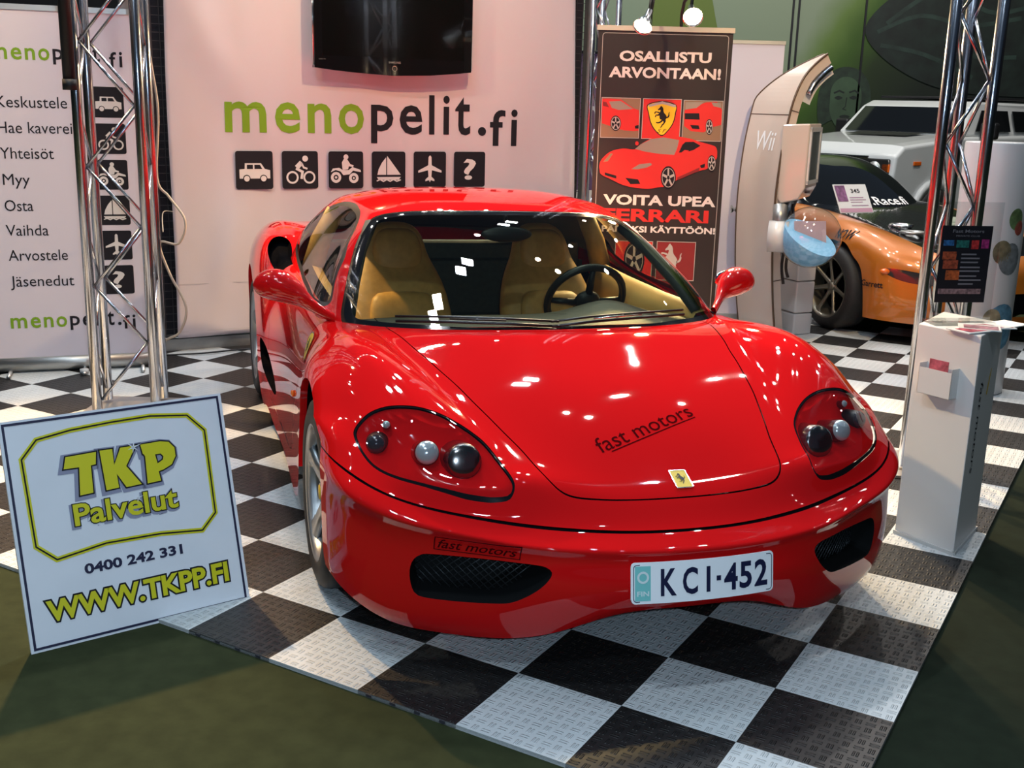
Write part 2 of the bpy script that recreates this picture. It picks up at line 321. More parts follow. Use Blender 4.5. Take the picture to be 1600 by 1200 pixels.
def bs_basis(t, n, d=0):
    """uniform cubic B-spline basis (n control points plus one phantom each side), rows = samples"""
    k = np.clip(np.floor(t).astype(int), 0, n-2); f = t-k
    if d == 0:
        w = np.stack([(1-f)**3, 3*f**3-6*f**2+4, -3*f**3+3*f**2+3*f+1, f**3], 1)/6
    else:
        w = np.stack([-(1-f)**2, 3*f**2-4*f, -3*f**2+2*f+1, f**2], 1)/2
    B = np.zeros((len(t), n+2)); r = np.arange(len(t))
    for a in range(4): B[r, k+a] += w[:, a]
    return B

def pad_net(P):
    m = P[:, 1:2]*np.array([-1, 1, 1.])
    P = np.concatenate([m, P, 2*P[:, -1:]-P[:, -2:-1]], 1)
    return np.concatenate([2*P[:1]-P[1:2], P, 2*P[-1:]-P[-2:-1]], 0)

class Surf:
    def __init__(s, rows, iters=8):
        G = np.array(rows, float); s.n = G.shape[:2]; P = G.copy()
        a, b = bs_basis(np.arange(s.n[0])*1., s.n[0]), bs_basis(np.arange(s.n[1])*1., s.n[1])
        for _ in range(iters):
            P = P+(G-np.einsum('ia,abk,jb->ijk', a, pad_net(P), b)); P[:, 0, 0] = 0
        s.P = pad_net(P)
    def grid(s, u, v):
        a, b = bs_basis(u, s.n[0]), bs_basis(v, s.n[1])
        return np.einsum('ia,abk,jb->ijk', a, s.P, b)
    def normals(s, u, v):
        a, b = bs_basis(u, s.n[0]), bs_basis(v, s.n[1]); da, db = bs_basis(u, s.n[0], 1), bs_basis(v, s.n[1], 1)
        n = np.cross(np.einsum('ia,abk,jb->ijk', a, s.P, db), np.einsum('ia,abk,jb->ijk', da, s.P, b))
        return n/np.maximum(np.linalg.norm(n, axis=2, keepdims=True), 1e-9)
# rearing horse, drawn facing left, used on the badges and the emblem of the roll-up
def smooth_loop0(pts):
    P = np.array(pts, float); m = len(P); out = []
    for i in range(m):
        p0, p1, p2, p3 = (P[(i+k) % m] for k in (-1, 0, 1, 2))
        for t in (0, .25, .5, .75): out.append(.5*((2*p1)+(p2-p0)*t+(2*p0-5*p1+4*p2-p3)*t*t+(3*p1-p0-3*p2+p3)*t**3))
    return out
HORSE_ART = art(
 blob([tuple(p) for p in smooth_loop0([(-.16,.98),(-.10,1.02),(-.05,.95),(.03,.88),(.09,.72),(.10,.58),(.16,.42),(.30,.26),(.40,.10),(.40,-.05),(.33,-.20),(.36,-.32),(.30,-.45),(.20,-.62),(.10,-.70),(.02,-.86),(-.10,-.92),(-.12,-.84),(-.04,-.80),(.00,-.66),(.12,-.52),(.17,-.38),(.06,-.30),(-.02,-.22),(-.16,-.16),(-.22,-.02),(-.24,.16),(-.34,.12),(-.50,.14),(-.52,.02),(-.62,.00),(-.60,.10),(-.56,.22),(-.40,.24),(-.28,.32),(-.20,.46),(-.16,.60),(-.20,.66),(-.36,.62),(-.38,.70),(-.26,.82)])]),
 blob([tuple(p) for p in smooth_loop0([(-.24,.34),(-.40,.40),(-.56,.42),(-.62,.30),(-.70,.34),(-.62,.50),(-.44,.50),(-.26,.46)])]),
 blob([tuple(p) for p in smooth_loop0([(-.02,-.24),(-.20,-.40),(-.36,-.44),(-.50,-.42),(-.48,-.50),(-.34,-.54),(-.14,-.50),(.06,-.36)])]),
 blob([tuple(p) for p in smooth_loop0([(.36,.04),(.46,.06),(.54,.20),(.56,.38),(.66,.50),(.62,.30),(.66,.22),(.60,.04),(.48,-.06),(.36,-.08)])]))
# ---------------------------------------------------------------- cutting a fine surface along smooth curves
def poly_sdf(P, poly):
    """signed distance in 2D, negative inside"""
    P = np.asarray(P, float); poly = np.asarray(poly, float); d = np.full(len(P), 1e9); ins = np.zeros(len(P), bool)
    for a, b in zip(poly, np.roll(poly, -1, 0)):
        e = b-a; w = P-a; t = np.clip((w@e)/max(e@e, 1e-12), 0, 1); d = np.minimum(d, np.linalg.norm(w-t[:, None]*e, axis=1))
        c = ((a[1] <= P[:, 1]) & (b[1] > P[:, 1])) | ((b[1] <= P[:, 1]) & (a[1] > P[:, 1]))
        x = a[0]+(P[:, 1]-a[1])*e[0]/(e[1] if abs(e[1]) > 1e-12 else 1e-12); ins ^= c & (P[:, 0] < x)
    return np.where(ins, -d, d)
def smooth_loop(pts, n=8, closed=True):
    P = np.array(pts, float); m = len(P); out = []
    for i in range(m if closed else m-1):
        p0, p1, p2, p3 = (P[(i+k) % m] if closed else P[min(max(i+k, 0), m-1)] for k in (-1, 0, 1, 2))
        for t in np.arange(n)/n:
            out.append(.5*((2*p1)+(p2-p0)*t+(2*p0-5*p1+4*p2-p3)*t*t+(3*p1-p0-3*p2+p3)*t**3))
    if not closed: out.append(P[-1])
    return np.array(out)
class Sheet:
    def __init__(s, V, N, T, q=None): s.V, s.N, s.T, s.q = V, N, T, q
    def cut(s, f):
        """f: value per vertex; returns the part below zero, the part above, and the cut's segments (points, normals)"""
        V, N, T, q = s.V, s.N, s.T, s.q; f = np.where(np.abs(f) < 1e-7, 1e-7, f); pos = f[T] > 0; c = pos.sum(1)
        ti, to = T[c == 0], T[c == 3]; mix = T[(c == 1) | (c == 2)]; mp = pos[(c == 1) | (c == 2)]; lone_pos = mp.sum(1) == 1
        lone = np.where(lone_pos, mp.argmax(1), (~mp).argmax(1)); r = np.arange(len(mix))
        a, b, d = mix[r, lone], mix[r, (lone+1) % 3], mix[r, (lone+2) % 3]
        E = np.concatenate([np.sort(np.stack([a, b], 1), 1), np.sort(np.stack([a, d], 1), 1)]); ue, inv = np.unique(E, axis=0, return_inverse=True); inv = inv.ravel()
        w = f[ue[:, 0]]/(f[ue[:, 0]]-f[ue[:, 1]]); w = w[:, None]; k = len(V)
        V2 = np.vstack([V, V[ue[:, 0]]*(1-w)+V[ue[:, 1]]*w]); N2 = np.vstack([N, N[ue[:, 0]]*(1-w)+N[ue[:, 1]]*w])
        q2 = None if q is None else np.vstack([q, q[ue[:, 0]]*(1-w)+q[ue[:, 1]]*w])
        ab, ad = inv[:len(mix)]+k, inv[len(mix):]+k
        one = np.stack([a, ab, ad], 1); two = np.concatenate([np.stack([ab, b, d], 1), np.stack([ab, d, ad], 1)]); lp2 = np.concatenate([lone_pos, lone_pos])
        Tin = np.concatenate([ti, one[~lone_pos], two[lp2]]); Tout = np.concatenate([to, one[lone_pos], two[~lp2]])
        seg = np.where(lone_pos[:, None], np.stack([ad, ab], 1), np.stack([ab, ad], 1))
        return Sheet(V2, N2, Tin, q2), Sheet(V2, N2, Tout, q2), (V2[seg], N2[seg])
    def clean(s):
        u, inv = np.unique(s.T, return_inverse=True); return Sheet(s.V[u], s.N[u], inv.reshape(-1, 3), None if s.q is None else s.q[u])
    def shifted(s, d): return Sheet(s.V+s.N*(d if np.isscalar(d) else d[:, None]), s.N, s.T, s.q)
    def mirrored(s): m = A3(-1, 1, 1); return Sheet(s.V*m, s.N*m, s.T[:, ::-1], s.q)
def both(s):
    a, b = s.clean(), s.clean().mirrored(); return Sheet(np.vstack([a.V, b.V]), np.vstack([a.N, b.N]), np.vstack([a.T, b.T+len(a.V)]))
def sheet_of(S, ku, kv):
    u = np.linspace(0, S.n[0]-1, (S.n[0]-1)*ku+1); v = np.linspace(0, S.n[1]-1, (S.n[1]-1)*kv+1)
    G, N = S.grid(u, v), S.normals(u, v); a, b = len(u), len(v); i = np.arange(a*b).reshape(a, b)
    A, B, C, D = i[:-1, :-1].ravel(), i[1:, :-1].ravel(), i[1:, 1:].ravel(), i[:-1, 1:].ravel()
    T = np.concatenate([np.stack([A, B, C], 1), np.stack([A, C, D], 1)])
    V = G.reshape(-1, 3); N = N.reshape(-1, 3); uv = np.stack(np.meshgrid(u, v, indexing='ij'), -1).reshape(-1, 2)
    # outward normals
    fn = np.cross(V[T[:, 1]]-V[T[:, 0]], V[T[:, 2]]-V[T[:, 0]])
    if (fn*(V[T[:, 0]]-A3(0, 1.2, .3))).sum() < 0: T = T[:, ::-1]; fn = -fn
    if (N[T[:, 0]]*fn).sum() < 0: N = -N
    return Sheet(V, N, T, uv)
def sheet_mesh(name, s, m, parent):
    s = s.clean(); me = bpy.data.meshes.new(name); me.from_pydata(s.V.tolist(), [], s.T.tolist()); me.update()
    n = s.N/np.maximum(np.linalg.norm(s.N, axis=1, keepdims=True), 1e-9)
    o = link(name, me, m, parent, True); me.normals_split_custom_set_from_vertices(n.tolist()); return o
def walls(segs, off, m_in=0):
    """band from the cut's edge to the same edge displaced by off (vector or per-point function)"""
    P, N = segs; mb = MB(); V = []; F = []
    for k in range(len(P)):
        a, b = P[k]; na, nb = N[k]; i = len(V); V += [a, b, off(b, nb), off(a, na)]; F.append((i, i+1, i+2, i+3))
    return V, F
def two_sided(V, F):
    m = [(-x, y, z) for x, y, z in V]; k = len(V); return list(V)+m, list(F)+[tuple(i+k for i in f[::-1]) for f in F]

# ---------------------------------------------------------------- the red sports car
PAINT = mat('red_paint', (.62, .006, .007), .30, 0, 1., .025, spec=0.)
RED_IN = mat('red_lamp_housing', (.66, .006, .007), .4, 0, .12, .08, spec=0.)
BLACK = mat('black_plastic', (.012, .012, .013), .45); GLOSSBLACK = mat('black_glaze', (.006, .006, .007), .06, 0, .6)
DARK = mat('dark_void', (.004, .004, .005), .9, spec=0.); RUBBER = mat('tyre_rubber', (.016, .015, .015), .62, noise=.2, nscale=60)
ALLOY = mat('silver_alloy', (.42, .43, .44), .32, .85); CHROME = mat('chrome', (.8, .8, .8), .12, 1.)
TAN = mat('tan_leather', (.52, .30, .085), .5, noise=.12, nscale=30, bump=.0008); TAN_D = mat('tan_leather_seam', (.16, .09, .03), .6)
DASH = mat('dash_leather', (.035, .04, .032), .55, noise=.15, nscale=40, bump=.0006)
YEL = mat('enamel_yellow', (.85, .55, .02), .3); INK = mat('black_ink', (.006, .006, .008), .5)
SCREEN = glass('windscreen_glass', (.80, .83, .70), 1.0, 1.5); CLEAR = glass('lamp_glass', (.92, .92, .92), 1.0, 1.5); SIDEGL = glass('side_glass', (.88, .90, .84), 1.35, 1.6)

HOOD = smooth_loop([(0, -.815), (.07, -.814), (.14, -.811), (.215, -.805), (.30, -.792), (.345, -.775), (.372, -.745), (.391, -.69), (.414, -.596), (.444, -.5), (.470, -.41), (.493, -.33), (.521, -.212), (.548, -.105), (.571, 0), (.597, .10), (.627, .25)], 6, False)
HOOD = np.vstack([HOOD, [(.64, .33), (.64, .62), (-.3, .62), (-.3, -.815)]])
LAMP = smooth_loop([(.884, -.425), (.876, -.402), (.845, -.392), (.805, -.397), (.758, -.406), (.69, -.422), (.635, -.444), (.592, -.474), (.555, -.512), (.523, -.562), (.500, -.645), (.487, -.715), (.483, -.748), (.497, -.762), (.53, -.757), (.571, -.744), (.634, -.717), (.711, -.673), (.790, -.613), (.846, -.550), (.874, -.485)], 6)
INTAKE = smooth_loop([(.770, .300), (.764, .340), (.744, .364), (.712, .372), (.591, .377), (.457, .379), (.420, .370), (.415, .352), (.438, .318), (.475, .283), (.515, .257), (.56, .247), (.645, .238), (.735, .236), (.760, .252)], 6)
SCREEN_P = smooth_loop([(-.25, .197), (0, .197), (.208, .206), (.405, .244), (.591, .333), (.69, .405), (.742, .455), (.766, .497), (.773, .535), (.769, .587), (.755, .634), (.709, .788), (.655, .950), (.603, 1.050), (.575, 1.083), (.54, 1.099), (.48, 1.097), (.33, 1.072), (.2, 1.054), (0, 1.045), (-.25, 1.045)], 6)
SIDE_P = smooth_loop([(.742, .838), (.793, .884), (.85, .932), (.911, .980), (1.01, 1.022), (1.113, 1.066), (1.19, 1.103), (1.262, 1.134), (1.37, 1.152), (1.46, 1.154), (1.56, 1.147), (1.70, 1.116), (1.80, 1.078), (1.89, 1.032), (1.945, .99), (1.935, .958), (1.88, .932), (1.785, .900), (1.66, .870), (1.50, .848), (1.355, .834), (1.15, .826), (.965, .821), (.82, .820), (.755, .824)], 5)
BACK_P = smooth_loop([(-.2, 2.0), (0, 2.0), (.25, 2.0), (.40, 2.03), (.45, 2.12), (.44, 2.4), (.40, 2.52), (.2, 2.56), (0, 2.56), (-.2, 2.56)], 5)
DOOR = smooth_loop([(.60, .80), (.585, .70), (.61, .56), (.66, .42), (.70, .30), (.76, .235), (.90, .22), (1.35, .22), (1.62, .23), (1.70, .27), (1.73, .40), (1.76, .60), (1.80, .78), (1.83, .95), (1.2, 1.0), (.75, .98)], 6)
SILL = smooth_loop([(1.40, .300), (1.47, .345), (1.66, .395), (1.86, .425), (2.04, .430), (2.08, .40), (2.06, .33), (1.96, .285), (1.75, .268), (1.50, .275)], 6)
SCOOP = smooth_loop([(.822, .925), (.852, .940), (.890, .930), (.918, .895), (.924, .855), (.914, .815), (.893, .788), (.868, .782), (.846, .800), (.826, .85), (.815, .895)], 6)
CABIN = smooth_loop([(-.3, .26), (0, .26), (.4, .31), (.59, .40), (.70, .48), (.76, .58), (.792, .75), (.805, 1.0), (.808, 1.3), (.803, 1.6), (.79, 1.85), (.755, 2.07), (.69, 2.3), (.60, 2.52), (.45, 2.62), (.3, 2.64), (-.3, 2.64)], 5)
ARCH_F, ARCH_R = (0.0, .327, .376), (2.60, .338, .385)

def split_gap(s, f, w):
    """inside, outside and the thin shut line between"""
    a, rest, sa = s.cut(f(s)+w); g, out, sb = rest.cut(f(rest)-w); return a, out, g, sa, sb

def build_car():
    O = thing('sports_car', (.253356-.01*math.cos(.302355), 3.841336-.01*math.sin(.302355), 0), .302355,
              'glossy red two-seat sports car parked on the checkered tiles, plate KCI-452 on its nose', 'car')
    O.rotation_euler = (0, .01344, .302355)
    body = sheet_of(Surf(BODY_ROWS), 11, 15)
    big = 9.
    gaps = []
    # wheel arches
    archsegs = []
    for cy, cz, r in (ARCH_F, ARCH_R):
        f = lambda s: np.where(s.V[:, 0] > .45, np.hypot(s.V[:, 1]-cy, s.V[:, 2]-cz)-r, .5)
        _, body, seg = body.cut(f(body)); archsegs.append(seg)
    # bumper below the gap that follows surface row 5
    gapf = lambda s: (s.q[:, 0]-4.93)*.075
    bumper, body, g, _, _ = split_gap(body, gapf, .0042); gaps.append(g)
    f_in = lambda s: np.where(s.V[:, 1] < 0, poly_sdf(s.V[:, [0, 2]], INTAKE), .5)
    _, bumper, intake_seg = bumper.cut(f_in(bumper))
    hf = lambda s: np.where((s.V[:, 2] > .4) & (s.V[:, 1] < .7), poly_sdf(s.V[:, :2], HOOD), .5)
    hood, body, g, _, _ = split_gap(body, hf, .0022); gaps.append(g)
    lf = lambda s: np.where((s.V[:, 2] > .4) & (s.V[:, 1] < -.2), poly_sdf(s.V[:, :2], LAMP), .5)
    lamp, body, lampgap, lamp_seg, _ = split_gap(body, lf, .0030)
    cf = lambda s: np.where(s.V[:, 2] > .5, poly_sdf(s.V[:, :2], CABIN), .5)
    _, body, _ = body.cut(cf(body)); _, hood, _ = hood.cut(cf(hood))
    sf = lambda s: np.where(s.V[:, 0] > .8, poly_sdf(s.V[:, 1:], SILL), .5)
    _, body, sill_seg = body.cut(sf(body))
    of = lambda s: np.where((s.V[:, 1] > 1.75) & (s.V[:, 1] < 2.4), poly_sdf(s.V[:, [0, 2]], SCOOP), .5)
    _, body, scoop_seg = body.cut(of(body))
    df = lambda s: np.where((s.V[:, 0] > .80), poly_sdf(s.V[:, 1:], DOOR), .5)
    door, body, g, _, _ = split_gap(body, df, .0022); gaps.append(g)
    sheet_mesh('body_shell', both(body), PAINT, O); hd = sheet_mesh('hood', both(hood), PAINT, O); bp = sheet_mesh('front_bumper', both(bumper), PAINT, O)
    V = np.vstack([both(x.shifted(-.004)).V for x in gaps]); N = np.vstack([both(x).N for x in gaps]); T = []; k = 0
    for x in gaps: b = both(x); T.append(b.T+k); k += len(b.V)
    sheet_mesh('shut_line', Sheet(V, N, np.vstack(T)), DARK, O)
    for side in (1, -1):
        d = door if side > 0 else door.mirrored(); sheet_mesh('door', d, PAINT, O)
    # arch returns and liners
    for (cy, cz, r), seg in zip((ARCH_F, ARCH_R), archsegs):
        V, F = walls(seg, lambda p, n: p+A3(-.025, 0, 0)); V, F = two_sided(V, F); mesh('arch_lip', V, F, PAINT, O)
        seg2 = (seg[0]+A3(-.025, 0, 0), seg[1]); V, F = walls(seg2, lambda p, n: A3(.56, cy+(p[1]-cy)*1.06, cz+(p[2]-cz)*1.06)); V, F = two_sided(V, F); mesh('arch_liner', V, F, DARK, O)
    # ducts
    for nm, par, seg, off, m in (('air_intake', bp, intake_seg, lambda p, n: A3(.59+(p[0]-.59)*.82, p[1]*.55-.24, .31+(p[2]-.31)*.8), mat('intake_black', (.006, .0065, .007), .6, spec=.15)),
                                 ('side_intake', O, sill_seg, lambda p, n: A3(p[0]-.12, p[1]+.10, p[2]), DARK),
                                 ('shoulder_scoop', O, scoop_seg, lambda p, n: A3(.87+(p[0]-.87)*.8, p[1]+.10, .86+(p[2]-.86)*.8), DARK)):
        for side in (1, -1):
            V, F = walls(seg, off); back = [v for i, v in enumerate(V) if i % 4 in (2, 3)]
            c = np.mean(back, 0); mb = MB(); mb.add([A3(side, 1, 1)*v for v in V], F)
            fan = []; k = len(V)
            for i in range(len(F)): fan.append((4*i+3, 4*i+2, k))
            mb.V.append(tuple(A3(side, 1, 1)*c)); mb.F += fan; mb.I += [0]*len(fan); mb.S += [False]*len(fan)
            d = mb.build(nm, m, par)
            if nm == 'air_intake':
                g = MB(); pl = np.array(INTAKE); pl = A3(.59, .31)[:2]+(pl-A3(.59, .31)[:2])*.86
                for i in range(-14, 40):
                    for sg in (1, -1):
                        x0 = .40+i*.022; p = [(x0+t*sg, .22+t) for t in np.linspace(0, .17, 18)]; run = []
                        ok = poly_sdf(np.array(p), pl) < 0
                        run = [q for q, w in zip(p, ok) if w]
                        if len(run) > 1: g.tube([(side*q[0], -.55-.30*(1-((q[0]-.2)/.6)**2)-.02, q[1]) for q in (run[0], run[len(run)//2], run[-1])], .0016, 4)
                g.build('grille_mesh', mat('grille_wire', (.05, .055, .06), .4, .6), d)
    # head lamps
    for side in (1, -1):
        L = lamp if side > 0 else lamp.mirrored(); h = thing('headlight'); h.parent = O
        cov = sheet_mesh('lamp_cover', L, CLEAR, h); Lg = lampgap if side > 0 else lampgap.mirrored(); sheet_mesh('lamp_seal', Lg.shifted(-.002), GLOSSBLACK, h)
        dd = np.clip(-lf(lamp), 0, None); dep = -.002-.068*(1-np.exp(-dd/.03)); dn = lamp.shifted(dep); dn = dn if side > 0 else dn.mirrored()
        bowl = sheet_mesh('lamp_bowl', Sheet(dn.V, dn.N, dn.T), RED_IN, h)
        S = A3(side, 1, 1)
        def barrel(nm, c, d, r, ln, m, dome, dm):
            c = A3(*c)*S; d = A3(*d)*S; d /= np.linalg.norm(d); mb = MB(); mb.tube([c-d*ln, c, c+d*.001], [r*1.25, r, r*.98], 20, 0)
            q = Vector(d).to_track_quat('Z', 'Y').to_matrix(); b = MB(); b.lathe([(r*.97*math.cos(t), r*dome*math.sin(t)) for t in np.linspace(0, PI/2, 7)], n=20)
            b.V = [tuple(q@Vector(v)+Vector(c)) for v in b.V]; o = mb.build(nm, m, h); b.build('lens', dm, o)
        LENS = mat('smoked_lens', (.05, .045, .055), .08, .3, 1.); SIL = mat('projector_lens', (.55, .6, .62), .12, .4, 1.); DRUM = mat('dark_red_lamp_barrel', (.10, .004, .006), .25, 0, .6)
        REFL = mat('lamp_reflector', (.30, .28, .27), .16, 1.)
        barrel('indicator_lamp', (.828, -.470, .622), (.25, -.9, .25), .029, .05, BLACK, .6, LENS)
        barrel('dip_beam_lamp', (.695, -.568, .618), (.12, -.93, .36), .036, .09, DRUM, .55, SIL)
        barrel('main_beam_lamp', (.592, -.605, .597), (.05, -.95, .30), .052, .09, DRUM, .25, REFL)
        barrel('side_lamp', (.79, -.43, .668), (.2, -.9, .35), .012, .03, DRUM, .7, SIL)
    # greenhouse
    top = sheet_of(Surf(TOP_ROWS), 16, 20)
    wf = lambda s: np.where(s.V[:, 1] < 1.3, poly_sdf(s.V[:, :2], SCREEN_P), .5)
    scr, top, seal, _, _ = split_gap(top, wf, .006)
    ws = scr; frit_f = lambda s: np.minimum(-wf(s)-.042, .0)-np.where(s.V[:, 1]-.30*s.V[:, 0]**2 < .275, 9, 0)*0
    def clear(s):
        e = -wf(s); low = np.clip((s.V[:, 2]-.80)/.10, 0, 1); return .030+.014*low-e
    glas, frit, _ = ws.cut(clear(ws))
    sheet_mesh('windshield', both(glas), SCREEN, O); sheet_mesh('windshield_border', both(frit), GLOSSBLACK, O); sheet_mesh('windshield_seal', both(seal.shifted(-.001)), mat('trim_brown', (.05, .03, .02), .2, .5), O)
    gf = lambda s: np.where((s.V[:, 0] > .4), poly_sdf(s.V[:, 1:], SIDE_P), .5)
    sg, top, sseal, _, _ = split_gap(top, gf, .010)
    bf = lambda s: np.where((s.V[:, 1] > 1.8), poly_sdf(s.V[:, :2], BACK_P), .5)
    bg, top, _ = top.cut(bf(top))
    sheet_mesh('roof', both(top), PAINT, O); sheet_mesh('headliner', both(top.shifted(-.016)), mat('headliner_cloth', (.16, .11, .05), .9), O); sheet_mesh('rear_window', both(bg), SIDEGL, O)
    for side in (1, -1):
        w = sheet_mesh('side_window', sg if side > 0 else sg.mirrored(), SIDEGL, O); sheet_mesh('window_seal', sseal if side > 0 else sseal.mirrored(), BLACK, O)
    # inside
    tub = MB(); tub.box((0, 1.1, .20), (1.5, 1.7, .04)); tub.box((0, 1.98, .52), (1.44, .04, .62)); tub.box((0, .24, .45), (1.3, .04, .5))
    tub.box((.80, 1.15, .48), (.04, 1.5, .54)); tub.box((-.80, 1.15, .48), (.04, 1.5, .54)); tub.box((0, 1.15, .36), (.26, 1.4, .30)); tub.build('cabin_floor', mat('cabin_carpet', (.02, .02, .018), .9), O)
    mb = MB(); mb.box((0, 1.93, .86), (1.36, .06, .16)); mb.box((0, 1.90, .70), (1.3, .05, .3)); mb.build('bulkhead_trim', DASH, O, .03, 3)
    MB().box((0, 2.32, .80), (1.30, .68, .06)).build('engine_cover', BLACK, O, .02)
    for side in (1, -1):
        mb = MB(); P = []
        for y, z, h, x in ((.60, .775, .0, .77), (.75, .79, .05, .765), (1.0, .79, .10, .76), (1.4, .80, .12, .755), (1.75, .82, .10, .745)): P.append((x, y, z, h))
        V = []; F = []
        for x, y, z, h in P: z += .028; V += [(side*x, y, z), (side*(x-.045), y, z-.012), (side*(x-.075), y, z-.08-h*.3), (side*(x-.05), y, z-.40)]
        for i in range(len(P)-1):
            for j in range(3): F.append((4*i+j, 4*i+j+1, 4*i+5+j, 4*i+4+j))
        mesh('door_trim', V, F, mat('door_leather', (.62, .38, .12), .5), O, True)
        bp_ = MB(); bp_.tube([(side*.745, 1.74, .80), (side*.70, 1.74, .96), (side*.63, 1.73, 1.10)], [.055, .05, .045], 10); bp_.build('rear_pillar_trim', TAN, O)
        pl = MB(); pl.tube([(side*.735, .62, .80), (side*.70, .76, .90), (side*.645, .94, 1.01), (side*.575, 1.10, 1.10)], [.022, .026, .028, .028], 8); pl.build('pillar_trim', DASH, O)
    mb = MB()
    prof = [(.29, .775), (.42, .802), (.58, .808), (.72, .80), (.79, .775), (.82, .72), (.80, .62), (.74, .52)]; V = []; F = []; xs = np.linspace(-.74, .74, 31)
    for x in xs:
        for k, (y, z) in enumerate(prof):
            hump = .065*math.exp(-((x-.37)/.17)**2)*math.exp(-((y-.70)/.16)**2); edge = .03*(abs(x)/.74)**3
            V.append((x, y+.16*(x/.74)**2*(1 if k < 2 else .5), z+hump-.018-edge))
    n = len(prof)
    for i in range(len(xs)-1):
        for k in range(n-1): F.append((i*n+k, i*n+k+1, (i+1)*n+k+1, (i+1)*n+k))
    sub(mesh('dashboard', V, F, DASH, O, True), 1)
    # steering wheel (left-hand drive)
    sw = thing('steering_wheel', (.37, .98, .79)); sw.parent = O; sw.rotation_euler = (R(-62), 0, 0)
    mb = MB(); mb.lathe([(.175+.017*math.cos(t), .017*math.sin(t)) for t in np.linspace(0, 2*PI, 10)[:-1]], n=40, close=True); mb.build('rim', mat('black_leather', (.012, .012, .012), .4), sw)
    mb = MB(); mb.lathe([(0, -.045), (.05, -.04), (.062, -.02), (.05, 0), (0, .004)][::-1], n=24); mb.build('hub', BLACK, sw)
    for a in (0, 180, 270):
        t = R(a); mb = MB(); mb.tube([(.05*math.cos(t), .05*math.sin(t), -.02), (.17*math.cos(t), .17*math.sin(t), 0)], [.018, .012], 8); mb.build('spoke', BLACK, sw)
    mb = MB(); mb.tube([(.37, .96, .77), (.37, .70, .66)], .03, 12); mb.build('steering_column', BLACK, O)
    for x in (-.37, .35):
        s = thing('seat'); s.parent = O; s.location = (x, 0, 0)
        def cushion(nm, secs, m, par, w_pow=3.):
            V = []; F = []; n = 16
            for c, hw, ht, tilt in secs:
                for k in range(n):
                    t = 2*PI*k/n; cx, sx = math.cos(t), math.sin(t); px = hw*abs(cx)**(2/w_pow)*math.copysign(1, cx); py = ht*abs(sx)**(2/w_pow)*math.copysign(1, sx)
                    V.append((px, c[0]+py*math.cos(tilt), c[1]+py*math.sin(tilt)))
            for i in range(len(secs)-1):
                for k in range(n): F.append((i*n+k, i*n+(k+1) % n, (i+1)*n+(k+1) % n, (i+1)*n+k))
            F.append(tuple(range(n))[::-1]); F.append(tuple((len(secs)-1)*n+k for k in range(n)))
            return sub(mesh(nm, V, F, m, par, True), 1)
        # backrest tapers to a built-in headrest; tilt gives the section's plane
        cushion('backrest', [((1.30, .36), .20, .06, .25), ((1.30, .37), .235, .085, .25), ((1.36, .52), .25, .09, .25), ((1.43, .68), .245, .085, .25), ((1.50, .80), .215, .075, .25), ((1.545, .88), .17, .065, .25), ((1.57, .92), .15, .055, .25), ((1.60, 1.00), .135, .05, .25), ((1.61, 1.045), .095, .045, .25), ((1.615, 1.055), .04, .03, .25)], TAN, s, 3.2)
        cushion('headrest', [((1.525, .83), .05, .02, .25), ((1.515, .84), .10, .035, .25), ((1.525, .90), .122, .045, .25), ((1.545, .97), .118, .045, .25), ((1.56, 1.025), .09, .04, .25), ((1.565, 1.035), .04, .02, .25)], TAN, s, 2.8)
        cushion('backrest_pad', [((1.305, .50), .12, .03, .25), ((1.30, .52), .16, .045, .25), ((1.345, .66), .165, .045, .25), ((1.39, .745), .15, .04, .25), ((1.40, .76), .10, .02, .25)], TAN, s, 3.)
        cushion('seat_cushion', [((1.34, .30), .22, .09, 1.4), ((1.30, .33), .25, .085, 1.45), ((1.0, .36), .25, .08, 1.5), ((.86, .37), .22, .07, 1.5), ((.84, .37), .15, .05, 1.5)], TAN, s, 3.)
    mb = MB(); mb.ball((0, 1.00, 1.075), (.115, .022, .034), 10); mb.tube([(0, 1.0, 1.09), (0, 1.04, 1.15)], .012, 8); mb.build('rear_view_mirror', BLACK, O)
    # door mirrors
    for side in (1, -1):
        m = thing('side_mirror'); m.parent = O; secs = []
        path = [((.800, .585, .800), .030, .020), ((.83, .625, .812), .032, .022), ((.868, .675, .832), .036, .028), ((.895, .715, .855), .050, .042), ((.925, .745, .880), .072, .058), ((.97, .765, .897), .095, .067), ((1.02, .775, .902), .094, .064), ((1.06, .780, .900), .070, .048), ((1.080, .783, .898), .040, .026), ((1.086, .784, .898), .012, .008)]
        V = []; F = []; n = 16
        for c, ry, rz in path:
            for k in range(n): t = 2*PI*k/n; V.append((side*c[0], c[1]+ry*math.cos(t)*.85+.0, c[2]+rz*math.sin(t)))
        for i in range(len(path)-1):
            for k in range(n):
                q = (i*n+k, i*n+(k+1) % n, (i+1)*n+(k+1) % n, (i+1)*n+k); F.append(q if side < 0 else q[::-1])
        sub(mesh('mirror_shell', V, F, PAINT, m, True), 2)
        mb = MB(); mb.ball((side*.99, .836, .899), (.066, .010, .040), 8); mb.build('mirror_glass', mat('mirror_silver', (.8, .82, .85), .02, 1.), m)
        mb = MB(); mb.tube([(side*.800, .60, .782), (side*.81, .64, .780)], [.018, .018], 10); mb.build('mirror_base', BLACK, m)
